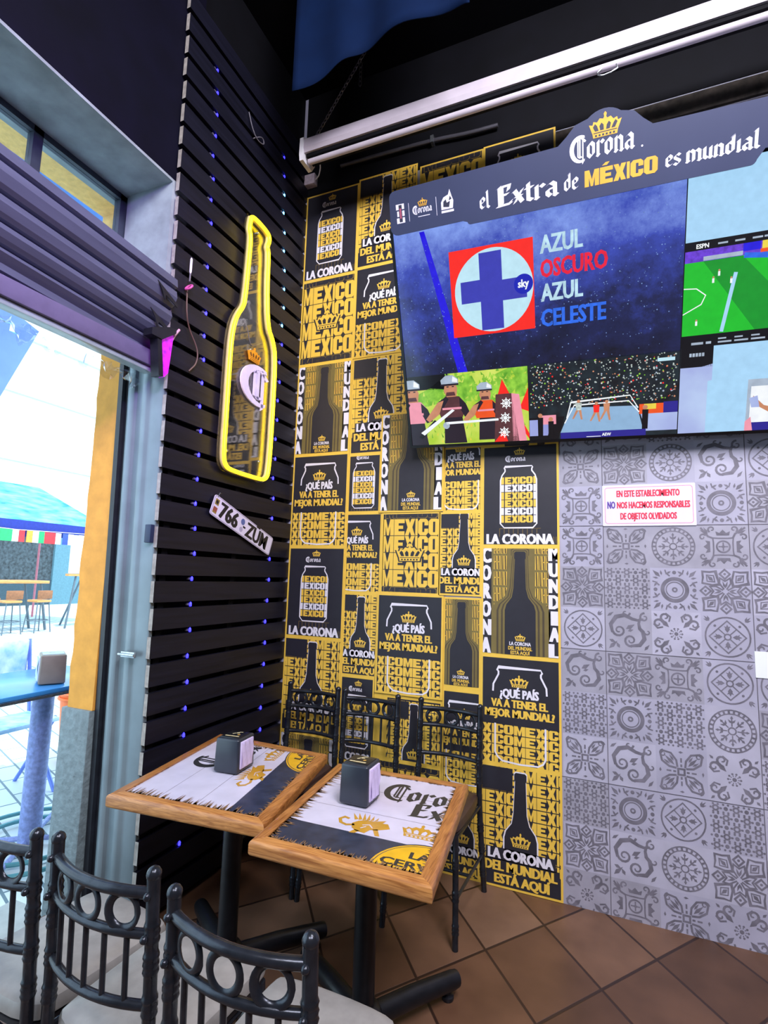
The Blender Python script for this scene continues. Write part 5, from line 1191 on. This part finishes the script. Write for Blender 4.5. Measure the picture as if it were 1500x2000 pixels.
# flag bunting
fg = thing('flag_bunting', 'string of small national flags under the canopy edge', 'bunting', (-13.3, 8.5, 2.2))
FC = {'red': PM('flag_red', '#d8323a', .7), 'green': PM('flag_green', '#2aa064', .7), 'white': PM('flag_white', '#eef0ee', .7), 'yellow': PM('flag_yellow', '#e6c63c', .7), 'orange': PM('flag_orange', '#e89a3c', .7), 'blue': PM('flag_blue', '#3a55b0', .7)}
FL = [('red', 'white', 'red'), ('green', 'yellow', 'green'), ('green', 'white', 'red'), ('orange', 'white', 'green'), ('red', 'red', 'white'), ('blue', 'white', 'blue'), ('white', 'blue', 'white'), ('red', 'yellow', 'red')]
yy = 7.2
MB().tube([(-13.3, 6.6, 2.42), (-13.3, 8.4, 2.37), (-13.3, 10.5, 2.42)], .008, 0, 5).build('cord', M_white_plastic, fg)
for i in range(8):
    f3 = FL[i]; mb = MB()
    for k in range(3): mb.box((-13.31, yy + k * .15, 2.08), (-13.295, yy + k * .15 + .15, 2.37), k)
    if i == 1: mb.box((-13.293, yy + .16, 2.16), (-13.290, yy + .29, 2.29), 1)
    mb.build('flag', [FC[c] for c in f3], fg); yy += .45 + (.0 if i % 2 else .05)
# high wooden table and stools on the terrace
M_leg = PM('slate_metal_leg', '#5b6a76', .5, .3); M_oak = wood_mat('terrace_oak', '#b5763a', '#e0a55e', 'Y')
ht = thing('high_table', 'high wooden bar table on the terrace across the street', 'table', (-13.1, 8.5, -.05))
MB().box((-13.5, 7.6, 1.08), (-12.7, 8.95, 1.15), 0, bev=.01).build('top', M_oak, ht)
for x in (-13.4, -12.8):
    for y, s in ((7.75, -1), (8.8, 1)): MB().tube([(x, y, 1.08), (x, y + s * .22, -.05)], .03, 0, 8).build('leg', M_leg, ht)
stn = thing('bar_stool', 'bar stool tucked under the high terrace table, nearest the flag bunting pole', 'stool', (0, 0, 0), 'bar stools at the terrace table')
MB().box((-.18, -.18, .70), (.18, .18, .76), 0, bev=.02).build('seat', M_oak, stn, origin=(0, 0, 0)); MB().box((-.18, -.19, .78), (.18, -.16, .98), 0, bev=.01).build('backrest', PM('stool_brown', '#8a5a3a', .6, var=.2), stn, origin=(0, 0, 0))
for sx in (-1, 1):
    for sy in (-1, 1): MB().tube([(sx * .14, sy * .14, .70), (sx * .2, sy * .2, 0)], .014, 0, 6).build('leg', M_leg, stn, origin=(0, 0, 0))
MB().ring((0, 0, .28), .22, .01, (1, 0, 0), (0, 1, 0), 0, 16, 6).build('foot_ring', M_leg, stn, origin=(0, 0, 0))
stn.location = (-12.55, 7.95, -.05); stn.rotation_euler = (0, 0, 1.5)
dup(stn, (-12.5, 8.6, -.05), 1.6, 'bar stool at the middle of the high terrace table'); dup(stn, (-13.75, 8.2, -.05), -1.5, 'bar stool on the far side of the high terrace table')
# easel with a white board
es = thing('easel_board', 'blank white board on an easel, left of the orange door edge', 'easel', (-13.0, 9.9, -.05))
MB().box((-12.9, 9.55, 1.34), (-12.86, 10.35, 2.33), 0, bev=.005).build('board', M_white_fac, es)
MB().box((-12.92, 9.5, 1.27), (-12.78, 10.4, 1.33)).build('tray', M_oak, es)
for a_, b_ in (((-12.85, 9.75, 1.3), (-12.75, 9.5, -.05)), ((-12.85, 10.2, 1.3), (-12.75, 10.45, -.05)), ((-12.9, 9.98, 1.3), (-13.6, 9.98, -.05))): MB().tube([a_, b_], .025, 0, 6).build('leg', M_leg, es)
# near blue table with its own dispenser, and a blue chair
nb = thing('street_table', 'blue square table on the street just outside the doorway', 'table', (-3.0, 2.15, -.05))
M_blue = PM('blue_table_laminate', '#3f8fd0', .22, var=.12, scale=5); M_bpole = PM('violet_grey_pole', '#7f8fc4', .5, .1, var=.25, scale=50, bump=.3)
MB().box((-3.40, 1.72, .81), (-2.76, 2.54, .835), 0, bev=.008).build('top', M_blue, nb); MB().box((-3.41, 1.71, .795), (-2.75, 2.55, .81)).build('edge', M_chrome, nb)
MB().tube([(-3.0, 2.15, -.03), (-3.0, 2.15, .795)], .055, 0, 20).build('column', M_bpole, nb)
for R_ in (.28, .40): MB().ring((-3.0, 2.15, -.02), R_, .012, (1, 0, 0), (0, 1, 0), 0, 40, 8).build('base_ring', PM('teal_ring_steel', '#4f8a94', .4, .3), nb)
mb = MB()
for k in range(4): mb.tube([(-3.0, 2.15, -.015), (-3.0 + .40 * math.cos(k * 1.5708 + .6), 2.15 + .40 * math.sin(k * 1.5708 + .6), -.025)], .014, 0, 8)
mb.build('spokes', M_bpole, nb)
dispenser('napkin_dispenser', 'brown napkin dispenser on the blue street table', (-2.93, 2.13, .8355), -2.13, .13, .19, .16, (PM('grey_brown_dispenser', '#8b8272', .45, var=.1), PM('pale_napkin', '#cfe2f0', .7), PM('pale_lid', '#a9bcc4', .4)), 'napkin dispensers on the tables')
bc = thing('folding_chair', 'blue folding chair beside the blue street table, mostly cut off by the photo edge', 'chair', (-3.25, 2.15, -.05))
M_cf = PM('periwinkle_chair_frame', '#6f86d8', .4, .2); M_cb = PM('blue_chair_panel', '#7fb4e6', .5, hex2='#d5e8f6', scale=12)
for y in (1.92, 2.34):
    MB().tube([(-3.02, y, .0 - .05), (-3.36, y, .42), (-3.44, y, .95)], .014, 0, 8).build('frame_tube', M_cf, bc); MB().tube([(-3.44, y, -.05), (-3.08, y, .44)], .013, 0, 8).build('leg', M_cf, bc)
MB().box((-3.36, 1.93, .42), (-3.02, 2.33, .45), 0, bev=.01).build('seat', M_cb, bc); MB().box((-3.45, 1.93, .68), (-3.42, 2.33, .95), 0, bev=.01).build('back_panel', M_cb, bc)
bc.location = (-3.78, 2.50, -.05)
ob = thing('orange_bin', 'small orange bin on the street behind the doorway edge', 'bin', (-4.0, 3.2, -.05))
MB().lathe([(.10, 0), (.13, .02), (.16, .50), (.17, .53), (.15, .53), (.12, .06)], (-4.0, 3.2, -.05), 0, 20).build('body', PM('orange_plastic', '#f0702a', .5), ob); MB().ring((-4.0, 3.2, .44), .168, .012, (1, 0, 0), (0, 1, 0), 0, 24, 8).build('rim', PM('orange_plastic', '#f0702a', .5), ob)
